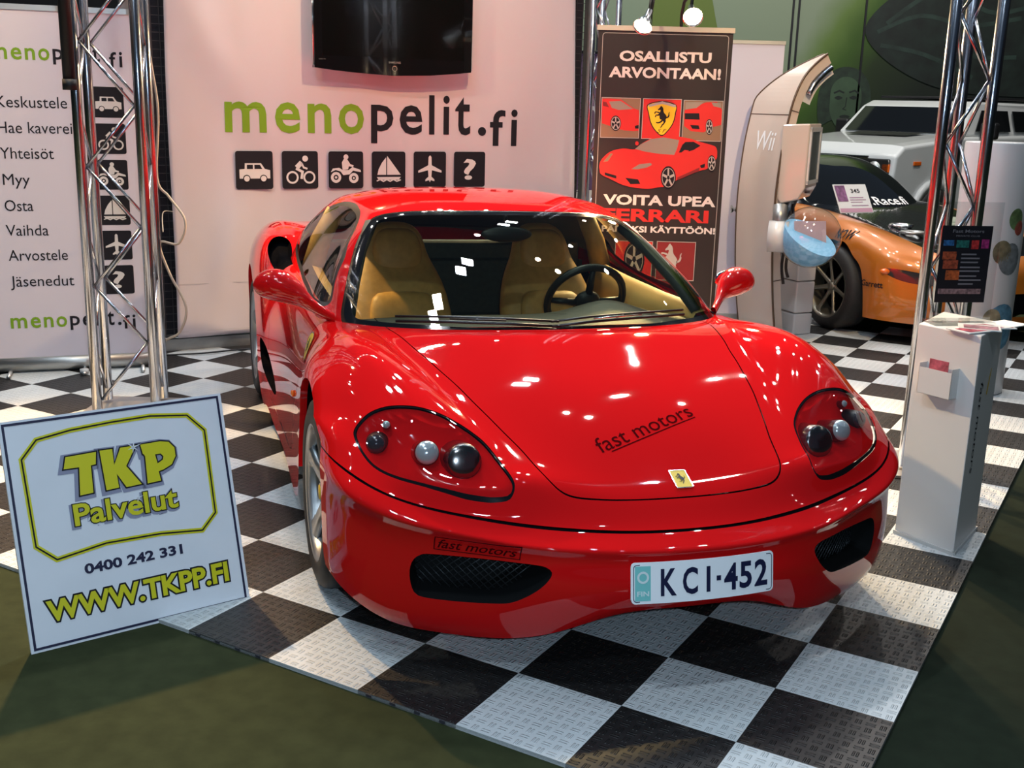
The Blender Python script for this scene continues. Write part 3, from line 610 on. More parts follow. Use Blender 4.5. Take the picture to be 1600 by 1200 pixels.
    # wheels
    def wheel(x, y, r, w, side, dz, steer=0.):
        wh = thing('wheel', (x, y, r+dz)); wh.parent = O; wh.rotation_euler = (0, 0, steer)
        s = side; hw = w/2
        prof = [(r*.70, -hw*.9), (r*.72, -hw), (r*.86, -hw*1.03), (r*.955, -hw*.93), (r*.988, -hw*.80), (r, -hw*.62), (r, -hw*.20), (r*.987, -hw*.18), (r*.987, -hw*.12), (r, -hw*.10), (r, hw*.10), (r*.987, hw*.12), (r*.987, hw*.18), (r, hw*.20), (r, hw*.62), (r*.988, hw*.80), (r*.955, hw*.93), (r*.86, hw*1.03), (r*.72, hw), (r*.70, hw*.9)]
        mb = MB(); mb.lathe([(a, s*b) for a, b in prof], axis='X', n=56); mb.build('tyre', RUBBER, wh)
        rim = MB(); rp = [(r*.735, hw*.97), (r*.715, hw*1.0), (r*.69, hw*.95), (r*.665, hw*.80), (r*.655, hw*.2), (r*.66, -hw*.8), (r*.72, -hw*.95)]
        rim.lathe([(a, s*b) for a, b in rp], axis='X', n=56)
        ro = rim.build('rim', ALLOY, wh)
        for k in range(5):
            a = 2*PI*k/5+.3; sp = MB(); V = []; F = []
            for rr, wd, xo, th in ((.045, .045, hw*.62, .03), (.09, .036, hw*.70, .035), (r*.45, .030, hw*.80, .035), (r*.60, .040, hw*.86, .03), (r*.675, .060, hw*.90, .02)):
                for tw, xx in ((-wd, xo-.012), (-wd*.45, xo), (wd*.45, xo), (wd, xo-.012), (wd*.8, xo-th), (-wd*.8, xo-th)):
                    V.append((s*xx, rr*math.cos(a)-tw*math.sin(a), rr*math.sin(a)+tw*math.cos(a)))
            for i in range(4):
                for j in range(6): q = (6*i+j, 6*i+(j+1) % 6, 6*i+6+(j+1) % 6, 6*i+6+j); F.append(q if s > 0 else q[::-1])
            sp.add(V, F, 0, True); sp.build('spoke', ALLOY, wh)
        hb = MB(); hb.lathe([(0, s*hw*.80), (.03, s*hw*.79), (.034, s*hw*.72), (.07, s*hw*.66), (.075, s*hw*.45)], axis='X', n=24); hb.build('hub', ALLOY, wh)
        cp = MB(); cp.lathe([(0, s*(hw*.80+.003)), (.024, s*(hw*.80+.002)), (.026, s*hw*.79)], axis='X', n=20); cp.build('hub_cap', YEL, wh)
        ds = MB(); ds.lathe([(.05, s*.015), (.16, s*.015), (.16, -s*.012), (.05, -s*.012)], axis='X', n=40, close=True); ds.build('brake_disc', mat('disc_steel', (.3, .3, .3), .3, .9), wh)
        cl = MB(); cl.box((s*.0, -.10 if y < 1 else .10, .085), (.07, .07, .12)); cl.build('brake_caliper', mat('caliper_red', (.5, .02, .02), .4), wh, .012)
        return wh
    rho = .01344
    for side in (1, -1):
        wheel(side*.8475, 0, .325, .215, side, side*.8475*rho, 0)
        wheel(side*.818, 2.60, .338, .275, side, side*.818*rho, 0)
    # wipers lie along the foot of the screen
    for pts in ([(-.60, .395, .822), (-.42, .300, .834), (-.22, .245, .834), (-.02, .215, .826)], [(-.05, .215, .826), (.12, .235, .838), (.33, .275, .842), (.56, .375, .832)]):
        w = MB(); w.tube(pts, .006, 6); o = w.build('wiper', mat('wiper_black', (.015, .013, .013), .35), O)
        w = MB(); P = [Vector(p)+Vector((0, .012, .016)) for p in pts]; w.tube([P[0], P[1], P[2], P[3]], .005, 6); w.tube([P[1].lerp(P[2], .5), Vector(pts[1]).lerp(Vector(pts[2]), .5)], .004, 6); w.build('wiper_blade', mat('wiper_black', (.015, .013, .013), .35), o)
        sh = MB(); a, b = Vector(pts[1]), Vector(pts[2]); sh.tube([a+Vector((0, -.004, .012)), b+Vector((0, -.004, .012))], .0035, 6); sh.build('wiper_arm', CHROME if pts[0][0] > -.3 else mat('wiper_black', (.015, .013, .013), .35), o)
    # number plate, bright white sheet
    m = mat('plate_sheet_white', (.97, .98, 1.), .5, 0, .25, .3)
    def plate_pt(x, t, d=0.):   # x across in metres, t up from the lower edge
        y = -1.012+.32*(x-.0)**2; return (x, y-.012*(t/.115)*0+.02*(t/.115)-d, .286+t)
    PW = .221
    def plate_art(a, d):
        V, F = a; V = np.array(V, float); return [plate_pt(x-.0+.012, t, d) for x, t in V], F
    rr = rrect(-PW, 0, PW, .114, .012); mb = MB(); V, F = [], []
    xs = np.concatenate([-PW+.012*(1-np.cos(np.linspace(0, PI/2, 7))), np.linspace(-PW+.012, PW-.012, 21)[1:-1], PW-.012+.012*np.sin(np.linspace(0, PI/2, 7))]); n = len(xs)-1
    for x in xs:
        e = max(0, abs(x)-(PW-.012)); h = .012-math.sqrt(max(0, .012**2-e**2)); V += [plate_pt(x+.012, h), plate_pt(x+.012, .114-h), plate_pt(x+.012, .114-h, -.004), plate_pt(x+.012, h, -.004)]
    for i in range(n):
        for j in range(4): F.append((4*i+j, 4*i+(j+1) % 4, 4*i+4+(j+1) % 4, 4*i+4+j))
    F = [f[::-1] for f in F]; pl = mesh('license_plate', V, F, m, O)
    def dense(a, k=.02):
        return a
    mesh('plate_outline', *plate_art(stroke(rrect(-PW+.006, .006, PW-.006, .108, .009), .0022, True), .0012), mat('plate_ink', (.01, .012, .05), .4), pl)
    V, F = [], []
    for x in np.linspace(-PW+.010, -PW+.055, 4): V += [plate_pt(x+.012, .009, .0011), plate_pt(x+.012, .105, .0011)]
    mesh('country_band', V, [(2*i, 2*i+2, 2*i+3, 2*i+1) for i in range(3)], mat('plate_teal', (.22, .62, .60), .4), pl)
    mesh('star_ring', *plate_art(stroke(circ(-PW+.033, .074, .014, 16), .006, True), .0018), mat('plate_white', (.75, .85, .85), .4), pl)
    mesh('country_letters', *plate_art(fit(text2('FIN', .02), -PW+.016, .022, -PW+.050, .036), .0018), mat('plate_white', (.75, .85, .85), .4), pl)
    PINK = mat('plate_ink', (.01, .012, .05), .4)
    for ch, x0, x1 in (('K', -.135, -.092), ('C', -.070, -.028), ('I', .0005, .0125), ('-', .034, .044), ('4', .058, .098), ('5', .108, .145), ('2', .158, .198)):
        if ch == 'I': a = blob([(x0, .022), (x1, .022), (x1, .094), (x0, .094)])
        elif ch == '-': a = blob([(x0-.002, .051), (x1+.002, .051), (x1+.002, .065), (x0-.002, .065)])
        else: a = fit(text2(ch, .026), x0-.002, .020, x1+.002, .096)
        mesh('plate_character', *plate_art(a, .0018), PINK, pl)
    # drape helpers: lay flat artwork on the bodywork by dropping it along an axis onto the surface
    S0 = sheet_of(Surf(BODY_ROWS), 14, 18)
    def drape(a, frame, nm, m, par, lift=.0012, axis=2, cuts=0):
        V, F = a; bm = bmesh.new(); vs = [bm.verts.new((x, y, 0)) for x, y in np.array(V, float)]
        for f in F:
            try: bm.faces.new([vs[i] for i in f])
            except ValueError: pass
        for _ in range(cuts): bmesh.ops.subdivide_edges(bm, edges=[e for e in bm.edges if e.calc_length() > .02], cuts=1)
        bmesh.ops.triangulate(bm, faces=bm.faces); bm.verts.ensure_lookup_table()
        o, ax, ay = (np.array(q, float) for q in frame); out = []; SV = np.vstack([S0.V, S0.V*A3(-1, 1, 1)]); SN = np.vstack([S0.N, S0.N*A3(-1, 1, 1)])
        keep = [i for i in range(3) if i != axis]
        for v in bm.verts:
            p = o+ax*v.co.x+ay*v.co.y; d = ((SV[:, keep]-p[keep])**2).sum(1); d = d+np.where(np.abs(SV[:, axis]-p[axis]) > .25, 9, 0); i = np.argpartition(d, 6)[:6]
            w = 1/(d[i]+1e-7); w /= w.sum(); q = SV[i]; nn = (SN[i]*w[:, None]).sum(0); nn /= np.linalg.norm(nn)
            k = d[i].argmin(); c, n0 = SV[i[k]], SN[i[k]]; h = c[axis]-((p[keep]-c[keep])@n0[keep])/n0[axis]; p2 = p.copy(); p2[axis] = h; out.append(p2+nn*lift)
        Fs = [[v.index for v in f.verts] for f in bm.faces]; bm.verts.index_update(); Fs = [[v.index for v in f.verts] for f in bm.faces]; bm.free()
        return mesh(nm, out, Fs, m, par)
    DECAL = mat('smoked_decal', (.060, .003, .004), .8, 0, 0, spec=0.)
    ax = A3(.381, .158, 0); L = np.linalg.norm(ax); ax /= L; ay = A3(-ax[1], ax[0], 0)
    drape(art(fit(text2('fast motors', 0, .25), 0, .006, L, .066), blob([(.03, -.004), (L*.97, -.004), (L*.97, .000), (.03, .000)])), ((-.165, -.633, .62), ax, ay), 'hood_lettering', DECAL, hd, cuts=2)
    bx = A3(1, 0, 0); bz = A3(0, 0, 1)
    drape(art(fit(text2('fast motors', .01, .3), .008, .006, .206, .036), stroke([(0, 0), (.214, 0), (.214, .042), (0, .042)], .0028, True)), ((-.708, -.8, .391), bx, bz), 'bumper_lettering', DECAL, bp, .005, axis=1, cuts=2)
    HORSE = HORSE_ART
    e = drape(blob(rrect(-.026, -.034, .026, .034, .003)), ((.034, -.753, .56), (1, 0, 0), (0, 1, 0)), 'hood_emblem', YEL, hd, .004)
    drape(fit(HORSE, -.014, -.020, .015, .022), ((.034, -.753, .56), (1, 0, 0), (0, 1, 0)), 'emblem_horse', INK, e, .0052)
    drape(stroke(rrect(-.026, -.034, .026, .034, .003), .003, True), ((.034, -.753, .56), (1, 0, 0), (0, 1, 0)), 'emblem_rim', CHROME, e, .0055)
    for side in (1, -1):
        fr = ((side*.9, .525, .705), (0, -1., 0), (0, 0, 1.)); sh = smooth_loop([(-.040, .040), (0, .050), (.040, .040), (.038, .0), (.022, -.034), (0, -.052), (-.022, -.034), (-.038, .0)], 4)
        b = drape(blob([tuple(p) for p in sh]), fr, 'fender_badge', YEL, O, .003, axis=0); drape(stroke([tuple(p) for p in sh], .004, True), fr, 'badge_rim', CHROME, b, .0042, axis=0)
        drape(fit(HORSE_ART, -.022, -.032, .022, .034), fr, 'badge_horse', INK, b, .0045, axis=0)
        mk = MB(); mk.ball((side*.946, .72, .475), (.008, .022, .014), 8); mk.build('side_marker', mat('amber_lens', (.8, .14, .01), .15, 0, 1.), O)
    # underside
    mb = MB(); mb.box((0, 1.30, .17), (1.50, 1.80, .06)); mb.box((0, 1.25, .20), (1.05, 4.1, .05)); mb.build('underbody', DARK, O, .01)
    return O
# ---------------------------------------------------------------- the booth: banners, screen, trusses, signs
CLOTH = mat('banner_cloth', (.61, .53, .56), .9, bump=.0006, nscale=300, spec=.1); VINYL = mat('banner_vinyl', (.67, .61, .68), .62, spec=.3)
GREEN_INK = mat('green_ink', rgb(122, 160, 40), .7, spec=.2); BLACK_INK = mat('charcoal_ink', (.014, .013, .018), .7, spec=.2); PALE_INK = mat('pale_print', (.70, .66, .64), .7, spec=.2)
STEEL = mat('galvanised_steel', (.36, .36, .35), .38, .8, noise=.1, nscale=14); ALU = mat('polished_aluminium', (.46, .48, .54), .22, 1.); SATIN = mat('satin_aluminium', (.55, .54, .52), .4, .9)
BLKMETAL = mat('black_metal', (.012, .012, .014), .5, .3); WHITEP = mat('white_laminate', (.72, .69, .66), .4); PAPER = mat('white_paper', (.75, .74, .73), .6)

def raw_text(body, bold=0., space=1., shear=0.):
    c = bpy.data.curves.new('lettering', 'FONT'); c.body = body; c.offset = bold; c.space_character = space; c.shear = shear; c.resolution_u = 3
    o = bpy.data.objects.new('lettering', c); COL.objects.link(o); me = bpy.data.meshes.new_from_object(o)
    V = np.array([v.co[:2] for v in me.vertices]); F = [tuple(p.vertices) if p.normal.z > 0 else tuple(p.vertices)[::-1] for p in me.polygons]
    bpy.data.objects.remove(o); bpy.data.curves.remove(c); bpy.data.meshes.remove(me); return V, F
def line(body, s0, base, s1, cap, bold=.012, **k):
    """lettering from s0 to s1 standing on the line base, capitals cap high"""
    V, F = raw_text(body, bold, **k); V = V.copy(); ref = raw_text('H', bold)[0][:, 1].max()
    V[:, 0] = s0+(V[:, 0]-V[:, 0].min())/(V[:, 0].max()-V[:, 0].min())*(s1-s0); V[:, 1] = base+V[:, 1]/ref*cap; return V, F
def logo(P, par, s0, base, k, d=.0015, z=None):
    """two-tone wordmark: green then black, the ending dropped half a line"""
    def pt(name, a, m): return P.put(name, a, m, par, d) if z is None else z(name, a, m)
    def seg(body, a, b, lo, hi): return fit(text2(body, .016), s0+a*k, base+lo*k, s0+b*k, base+hi*k)
    pt('green_lettering', art(seg('m', 0, .262, 0, .187), seg('e', .318, .482, -.003, .19), seg('n', .531, .685, 0, .187), seg('o', .733, .905, -.003, .19)), GREEN_INK)
    pt('black_lettering', art(seg('p', .955, 1.115, -.06, .187), seg('e', 1.160, 1.325, -.003, .19), seg('l', 1.375, 1.415, 0, .258), seg('i', 1.480, 1.528, 0, .258), seg('t', 1.570, 1.685, -.003, .252),
        blob(circ(s0+1.772*k, base+.025*k, .030*k)), seg('f', 1.830, 1.945, -.072, .172), seg('i', 1.990, 2.040, -.072, .178)), BLACK_INK)
def icon(kind):
    if kind == 'car':
        W_ = [blob([(.10, .28), (.10, .52), (.24, .53), (.25, .68), (.68, .68), (.78, .53), (.92, .50), (.92, .28)])]; B_ = [blob([(.30, .53), (.46, .53), (.46, .64), (.30, .64)]), blob([(.50, .53), (.71, .53), (.65, .64), (.50, .64)]), blob(circ(.29, .28, .10)), blob(circ(.74, .28, .10))]; T_ = [blob(circ(.29, .28, .075)), blob(circ(.74, .28, .075))]
    elif kind == 'cycle':
        W_ = [stroke(circ(.28, .30, .145), .05, True), stroke(circ(.75, .30, .145), .05, True), blob(circ(.64, .80, .08)), stroke([(.40, .56), (.54, .70)], .13), stroke([(.52, .70), (.60, .56), (.70, .53)], .05), stroke([(.38, .54), (.56, .45), (.53, .26)], .07)]; B_ = []; T_ = []
    elif kind == 'quad':
        W_ = [blob([(.06, .44), (.12, .54), (.30, .56), (.40, .50), (.58, .50), (.68, .58), (.92, .50), (.93, .44), (.70, .48), (.60, .38), (.42, .36), (.34, .46), (.20, .50)]), blob([(.40, .50), (.38, .70), (.44, .80), (.54, .78), (.62, .66), (.72, .62), (.70, .58), (.58, .60), (.56, .52)]), blob(circ(.50, .85, .07)), stroke(circ(.21, .30, .11), .075, True), stroke(circ(.72, .28, .10), .075, True), blob(circ(.21, .30, .035)), blob(circ(.72, .28, .03))]; B_ = []; T_ = []
    elif kind == 'sail':
        W_ = [blob([(.45, .88), (.58, .72), (.72, .54), (.86, .36), (.45, .36)]), blob([(.42, .84), (.30, .70), (.20, .52), (.16, .36), (.42, .36)]), blob([(.14, .30), (.86, .30), (.80, .22), (.20, .22)]), stroke([(.14, .19), (.24, .23), (.34, .18), (.44, .23), (.54, .18), (.64, .23), (.74, .18), (.86, .22)], .035)]; B_ = []; T_ = []
    elif kind == 'plane':
        W_ = [blob([(.5, .90), (.455, .85), (.445, .62), (.14, .47), (.14, .41), (.44, .48), (.455, .30), (.36, .22), (.36, .17), (.47, .20), (.5, .14), (.53, .20), (.64, .17), (.64, .22), (.545, .30), (.56, .48), (.86, .41), (.86, .47), (.555, .62), (.545, .85)])]; B_ = []; T_ = []
    else:
        W_ = [fit(text2('?', .02), .30, .20, .70, .80)]; B_ = []; T_ = []
    return W_, B_, T_
ICONS = ['car', 'cycle', 'quad', 'sail', 'plane', 'query']
def icon_tile(put, s, t, w):
    tile = put('icon_tile', blob(rrect(s, t, s+w, t+w, w*.07)), BLACK_INK, .0012)
    return tile
def build_icon(P, par, kind, s, t, w, d=.0012):
    tile = P.put('icon_tile', blob(rrect(s, t, s+w, t+w, w*.07)), BLACK_INK, par, d); W_, B_, T_ = icon(kind)
    P.put('icon_symbol', art(*[xf(a, w, s, t) for a in W_]), PALE_INK, tile, d+.0010)
    if B_: P.put('icon_window', art(*[xf(a, w, s, t) for a in B_]), BLACK_INK, tile, d+.0018)
    if T_: P.put('icon_wheel', art(*[xf(a, w, s, t) for a in T_]), PALE_INK, tile, d+.0026)

# pull-up banner on the left with the menu of words
def build_left_banner():
    P = Panel(-3.02, 6.35, R(18.87)); t = thing('pull_up_banner', label='white pull-up banner at far left listing Finnish words beside a column of black icons', cat='banner')
    s0, s1 = -.015, .865
    sh = P.slab(s0, .09, s1, 2.06, .0012).build('banner_sheet', VINYL, t)
    mb = MB(); mb.tube([P.at(s0-.01, .05, -.02), P.at(s1+.01, .05, -.02)], .045, 20); P.slab(s0-.01, .03, s1+.01, .092, .05, .004, mb); mb.build('cassette', SATIN, t)
    P.slab(s0, 2.055, s1, 2.085, .02, .006).build('top_rail', SATIN, t)
    for s in (.06, .47, .80): MB().tube([P.at(s, .012, .16), P.at(s, .012, -.18)], .012, 8).build('foot', SATIN, t)
    for s in (.47,): MB().tube([P.at(s, .01, .13), P.at(s, .035, .13)], .025, 12).build('foot_cap', mat('grey_plastic', (.45, .45, .44), .5), t)
    MB().tube([P.at(.43, .05, -.05), P.at(.43, 2.07, -.02)], .010, 8).build('back_pole', SATIN, t)
    for body, a, b, base in (('Keskustele', .100, .472, 1.530), ('Hae kavereit', .098, .522, 1.389), ('Yhteisöt', .100, .382, 1.247), ('Myy', .103, .245, 1.100), ('Osta', .101, .252, .952), ('Vaihda', .097, .324, .811), ('Arvostele', .099, .418, .666), ('Jäsenedut', .098, .443, .515)):
        P.put('word', line(body, a, base, b, .062, 0), BLACK_INK, t)
    logo(P, t, .090, 1.790, .340); logo(P, t, .080, .268, .340)
    for i, k in enumerate(ICONS): build_icon(P, t, k, .606, 1.484-i*.2055, .172)
    return t
build_left_banner()

# big cloth banner hung on its screen
BP = Panel(-2.26, 7.02063, .48292646)
def build_back_banner():
    t = thing('wall_banner', label='large off-white cloth banner with green and black wordmark hung behind the red car', cat='banner')
    def wave(s, tt):
        return .010*math.sin(s*5.1+.6*tt)+.008*math.sin(s*11+1.3*math.sin(tt*2.1))*(.5+.5*math.cos(tt*1.2))+.022*math.exp(-((s-.35-.28*(tt-.35))/.10)**2)*math.exp(-((tt-.55)/.42)**2)+.018*math.exp(-((s-.35+.5*(tt-2.))/.12)**2)*max(0, min(1, (tt-1.25)*1.6))
    def edge(u, v):
        tt = .09+v*2.52; l = .087+.006*math.sin(tt*3)+.012*(tt-.09)/2.1; r = 3.055-.065*(tt-.5)/1.85; return l+(r-l)*u, tt+.004*math.sin(u*9)*(1-v)
    V = []; F = []; n, m = 120, 90
    for j in range(m+1):
        for i in range(n+1): s, tt = edge(i/n, j/m); V.append(BP.at(s, tt, wave(s, tt)))
    for j in range(m):
        for i in range(n): a = j*(n+1)+i; F.append((a, a+1, a+n+2, a+n+1))
    o = mesh('cloth_sheet', V, F, CLOTH, t, True); md = o.modifiers.new('t', 'SOLIDIFY'); md.thickness = .003; md.offset = -1
    def z(name, a, m):
        Vv, Ff = a; return mesh(name, [BP.at(x, y, wave(x, y)+.0025) for x, y in Vv], Ff, m, t)
    logo(None, None, .446, 1.400, 1.023, z=z)
    for i, k in enumerate(ICONS):
        class Q:
            def put(s, name, a, m, par, d): Vv, Ff = a; o = mesh(name, [BP.at(x, y, wave(.62+i*.308, 1.16)+.011+d*1.4) for x, y in Vv], Ff, m, par); return o
        build_icon(Q(), t, k, .500+i*.3085, 1.040, .244)
    for tt in (.13, .44): z('hem_seam', stroke([(.10, tt), (3.03, tt)], .003), mat('seam_thread', (.50, .45, .44), .9))
    MB().tube([BP.at(.05, 2.615, 0), BP.at(3.1, 2.615, 0)], .02, 10).build('hanging_tube', STEEL, t)
    # screen of wire mesh behind it
    f = thing('mesh_screen', label='black wire mesh partition with grey steel frame standing behind the cloth banner', cat='partition')
    for s in (-.115, 3.16): P_ = BP.slab(s-.03, 0, s+.03, 2.7, .06, -.05); P_.build('post', STEEL, f)
    BP.slab(-.09, .0, 3.13, .075, .05, -.03).build('base_rail', STEEL, f); BP.slab(-.09, 2.64, 3.13, 2.70, .05, -.05).build('top_rail', STEEL, f)
    BP.slab(-.075, .08, -.005, 2.64, .015, -.075).build('side_plate', mat('beige_plate', (.42, .38, .34), .6), f)
    mb = MB()
    for k in range(63): s = -.02+k*.05; mb.add([BP.at(s-.002, .08, -.05), BP.at(s+.002, .08, -.05), BP.at(s+.002, 2.64, -.05), BP.at(s-.002, 2.64, -.05)], [(0, 1, 2, 3)])
    for k in range(52): q = .09+k*.05; mb.add([BP.at(-.02, q-.002, -.049), BP.at(3.1, q-.002, -.049), BP.at(3.1, q+.002, -.049), BP.at(-.02, q+.002, -.049)], [(0, 1, 2, 3)])
    o = mb.build('wire_grid', mat('dark_wire', (.05, .045, .05), .5, .4), f); md = o.modifiers.new('t', 'SOLIDIFY'); md.thickness = .004
    BP.slab(-.01, .10, 3.10, 2.62, .008, -.075).build('dark_hall_sheet', mat('hall_darkness', (.010, .009, .014), .8), f)  # added black sheet, its colour stands for the dark hall behind the wires
    for k in range(6): BP.slab(-.070, .14+k*.085, -.045, .185+k*.085, .004, -.07).build('pale_slot', PAPER, f)  # row of small pale rectangles down the side plate
    return t
build_back_banner()

def build_tv():
    P = Panel(-2.19963, 6.9055, .48292646); t = thing('television', label='wide black flat-screen television hanging in front of the cloth banner', cat='television')
    out = [(1.000, 1.815), (1.12, 1.803), (1.30, 1.790), (1.545, 1.780), (1.80, 1.790), (2.0, 1.808), (2.105, 1.820), (2.112, 2.46), (1.0, 2.46)]
    V, F = poly2([out]); n = len(out); VV = [P.at(x, y, 0) for x, y in V]+[P.at(x, y, -.05) for x, y in V]; FF = list(F)+[tuple(i+n for i in f[::-1]) for f in F]+[(i, i+n, (i+1) % n+n, (i+1) % n) for i in range(n)]
    mesh('frame', VV, FF, GLOSSBLACK, t); P.put('screen', blob(rrect(1.055, 1.895, 2.048, 2.425, .004)), mat('screen_glass', (.004, .004, .004), .12, 0, .4), t, .001)
    P.put('maker_lettering', line('SAMSUNG', 1.505, 1.8585, 1.588, .0125, .01), SATIN, t, .001); P.put('power_ring', stroke(circ(1.546, 1.826, .016, 20), .0035, True), SATIN, t, .001)
    P.put('model_lettering', line('LCD TV', 1.03, 1.866, 1.075, .006), mat('grey_print', (.12, .12, .12), .5), t, .001)
    for s in (.998, 2.114): MB().tube([P.at(s, 1.83, -.02), P.at(s, 2.45, -.02)], .006, 8).build('side_trim', CHROME, t)
    mb = MB(); P.slab(1.35, 2.0, 1.75, 2.3, .10, -.05, mb); P.slab(1.40, 2.3, 1.44, 2.75, .03, -.11, mb); P.slab(1.66, 2.3, 1.70, 2.75, .03, -.11, mb); mb.build('wall_bracket', BLKMETAL, t)
    return t
build_tv()

def lattice(name, label, chords, h, r, faces, step, rd, base, group=None, phase=0):
    t = thing(name, label=label, cat='truss', group=group)
    for x, y in chords: MB().tube([(x, y, .03), (x, y, h)], r, 16).build('chord', ALU, t)
    for a, b, mode in faces:
        A, B = Vector((*chords[a], 0)), Vector((*chords[b], 0)); d = (B-A).normalized()*r; n = int((h-.1)/step); br = MB()
        for k in range(n):
            z0, z1 = .10+k*step+phase, .10+(k+1)*step+phase
            if z1 > h: break
            p, q = A+d, B-d
            if mode == 'x': br.tube([p+Vector((0, 0, z0+.02)), q+Vector((0, 0, z1-.02))], rd, 8); br.tube([q+Vector((0, 0, z0+.02)), p+Vector((0, 0, z1-.02))], rd, 8)
            elif (k % 2 == 0) == (mode == 'z'): br.tube([p+Vector((0, 0, z0)), q+Vector((0, 0, z1))], rd, 8)
            else: br.tube([q+Vector((0, 0, z0)), p+Vector((0, 0, z1))], rd, 8)
        br.build('bracing', ALU, t)
    c = np.mean(np.array(chords), 0); MB().box((c[0], c[1], .008), (base, base, .012)).build('base_plate', SATIN, t)
    return t
lt = lattice('truss_tower', 'polished four-tube aluminium truss tower in front of the left pull-up banner', [(-2.118, 5.47), (-1.838, 5.53), (-1.885, 5.81), (-2.165, 5.75)], 3.4, .025, [(0, 1, 'z'), (1, 2, 's'), (2, 3, 's'), (3, 0, 'z')], .293, .008, .45)
MB().tube([(-2.124, 5.415, 1.64), (-2.124, 5.415, 3.4)], .029, 14).build('black_sleeve', BLKMETAL, lt); MB().tube([(-2.124, 5.415, 1.63), (-2.124, 5.415, 1.68)], .033, 14).build('sleeve_collar', BLKMETAL, lt)
lattice('truss_tower', 'three-tube aluminium truss tower behind the white leaflet podium', [(1.835, 4.95), (2.055, 5.00), (1.990, 5.18)], 3.4, .025, [(0, 1, 's'), (1, 2, 'z'), (2, 0, 'z')], .27, .008, .4, phase=.05)
lattice('truss_tower', 'slim triangular truss tower between the cloth banner and the dark roll-up', [(.485, 7.9), (.66, 7.95), (.56, 8.08)], 3.4, .020, [(0, 1, 's'), (1, 2, 'z'), (2, 0, 'z')], .24, .007, .35)

def cable(name, pts, r, m, label): o = MB().tube([tuple(p) for p in smooth_loop(pts, 6, False)], r, 8).build(name, m); return tag(o, label, 'cable')
CABLE = mat('cream_cable', (.50, .42, .33), .5); BCABLE = mat('black_cable', (.012, .012, .012), .5)
cable('cable', [(-1.90, 5.87, 2.6), (-1.89, 5.87, 1.9), (-1.86, 5.88, 1.55), (-1.88, 5.87, 1.2), (-1.82, 5.87, 1.10), (-1.74, 5.86, .98), (-1.78, 5.86, .86), (-1.88, 5.86, .86), (-1.84, 5.87, .70), (-1.76, 5.87, .52), (-1.80, 5.87, .38), (-1.90, 5.87, .30), (-1.93, 5.9, .02)], .0065, CABLE, 'cream cable looping down the inner side of the left truss tower')
cable('cable', [tuple(BP.at(s, .012, d)) for s, d in ((-.1, .12), (.2, .16), (.5, .14), (.9, .20), (1.3, .12))], .006, BCABLE, 'black cable on the floor along the foot of the cloth banner')
cable('guy_rope', [tuple(BP.at(.10, .905, .012)), tuple(BP.at(.02, .912, .10)), (-1.86, 5.86, .92)], .003, CABLE, 'thin cord tying the edge of the cloth banner to the left truss tower')

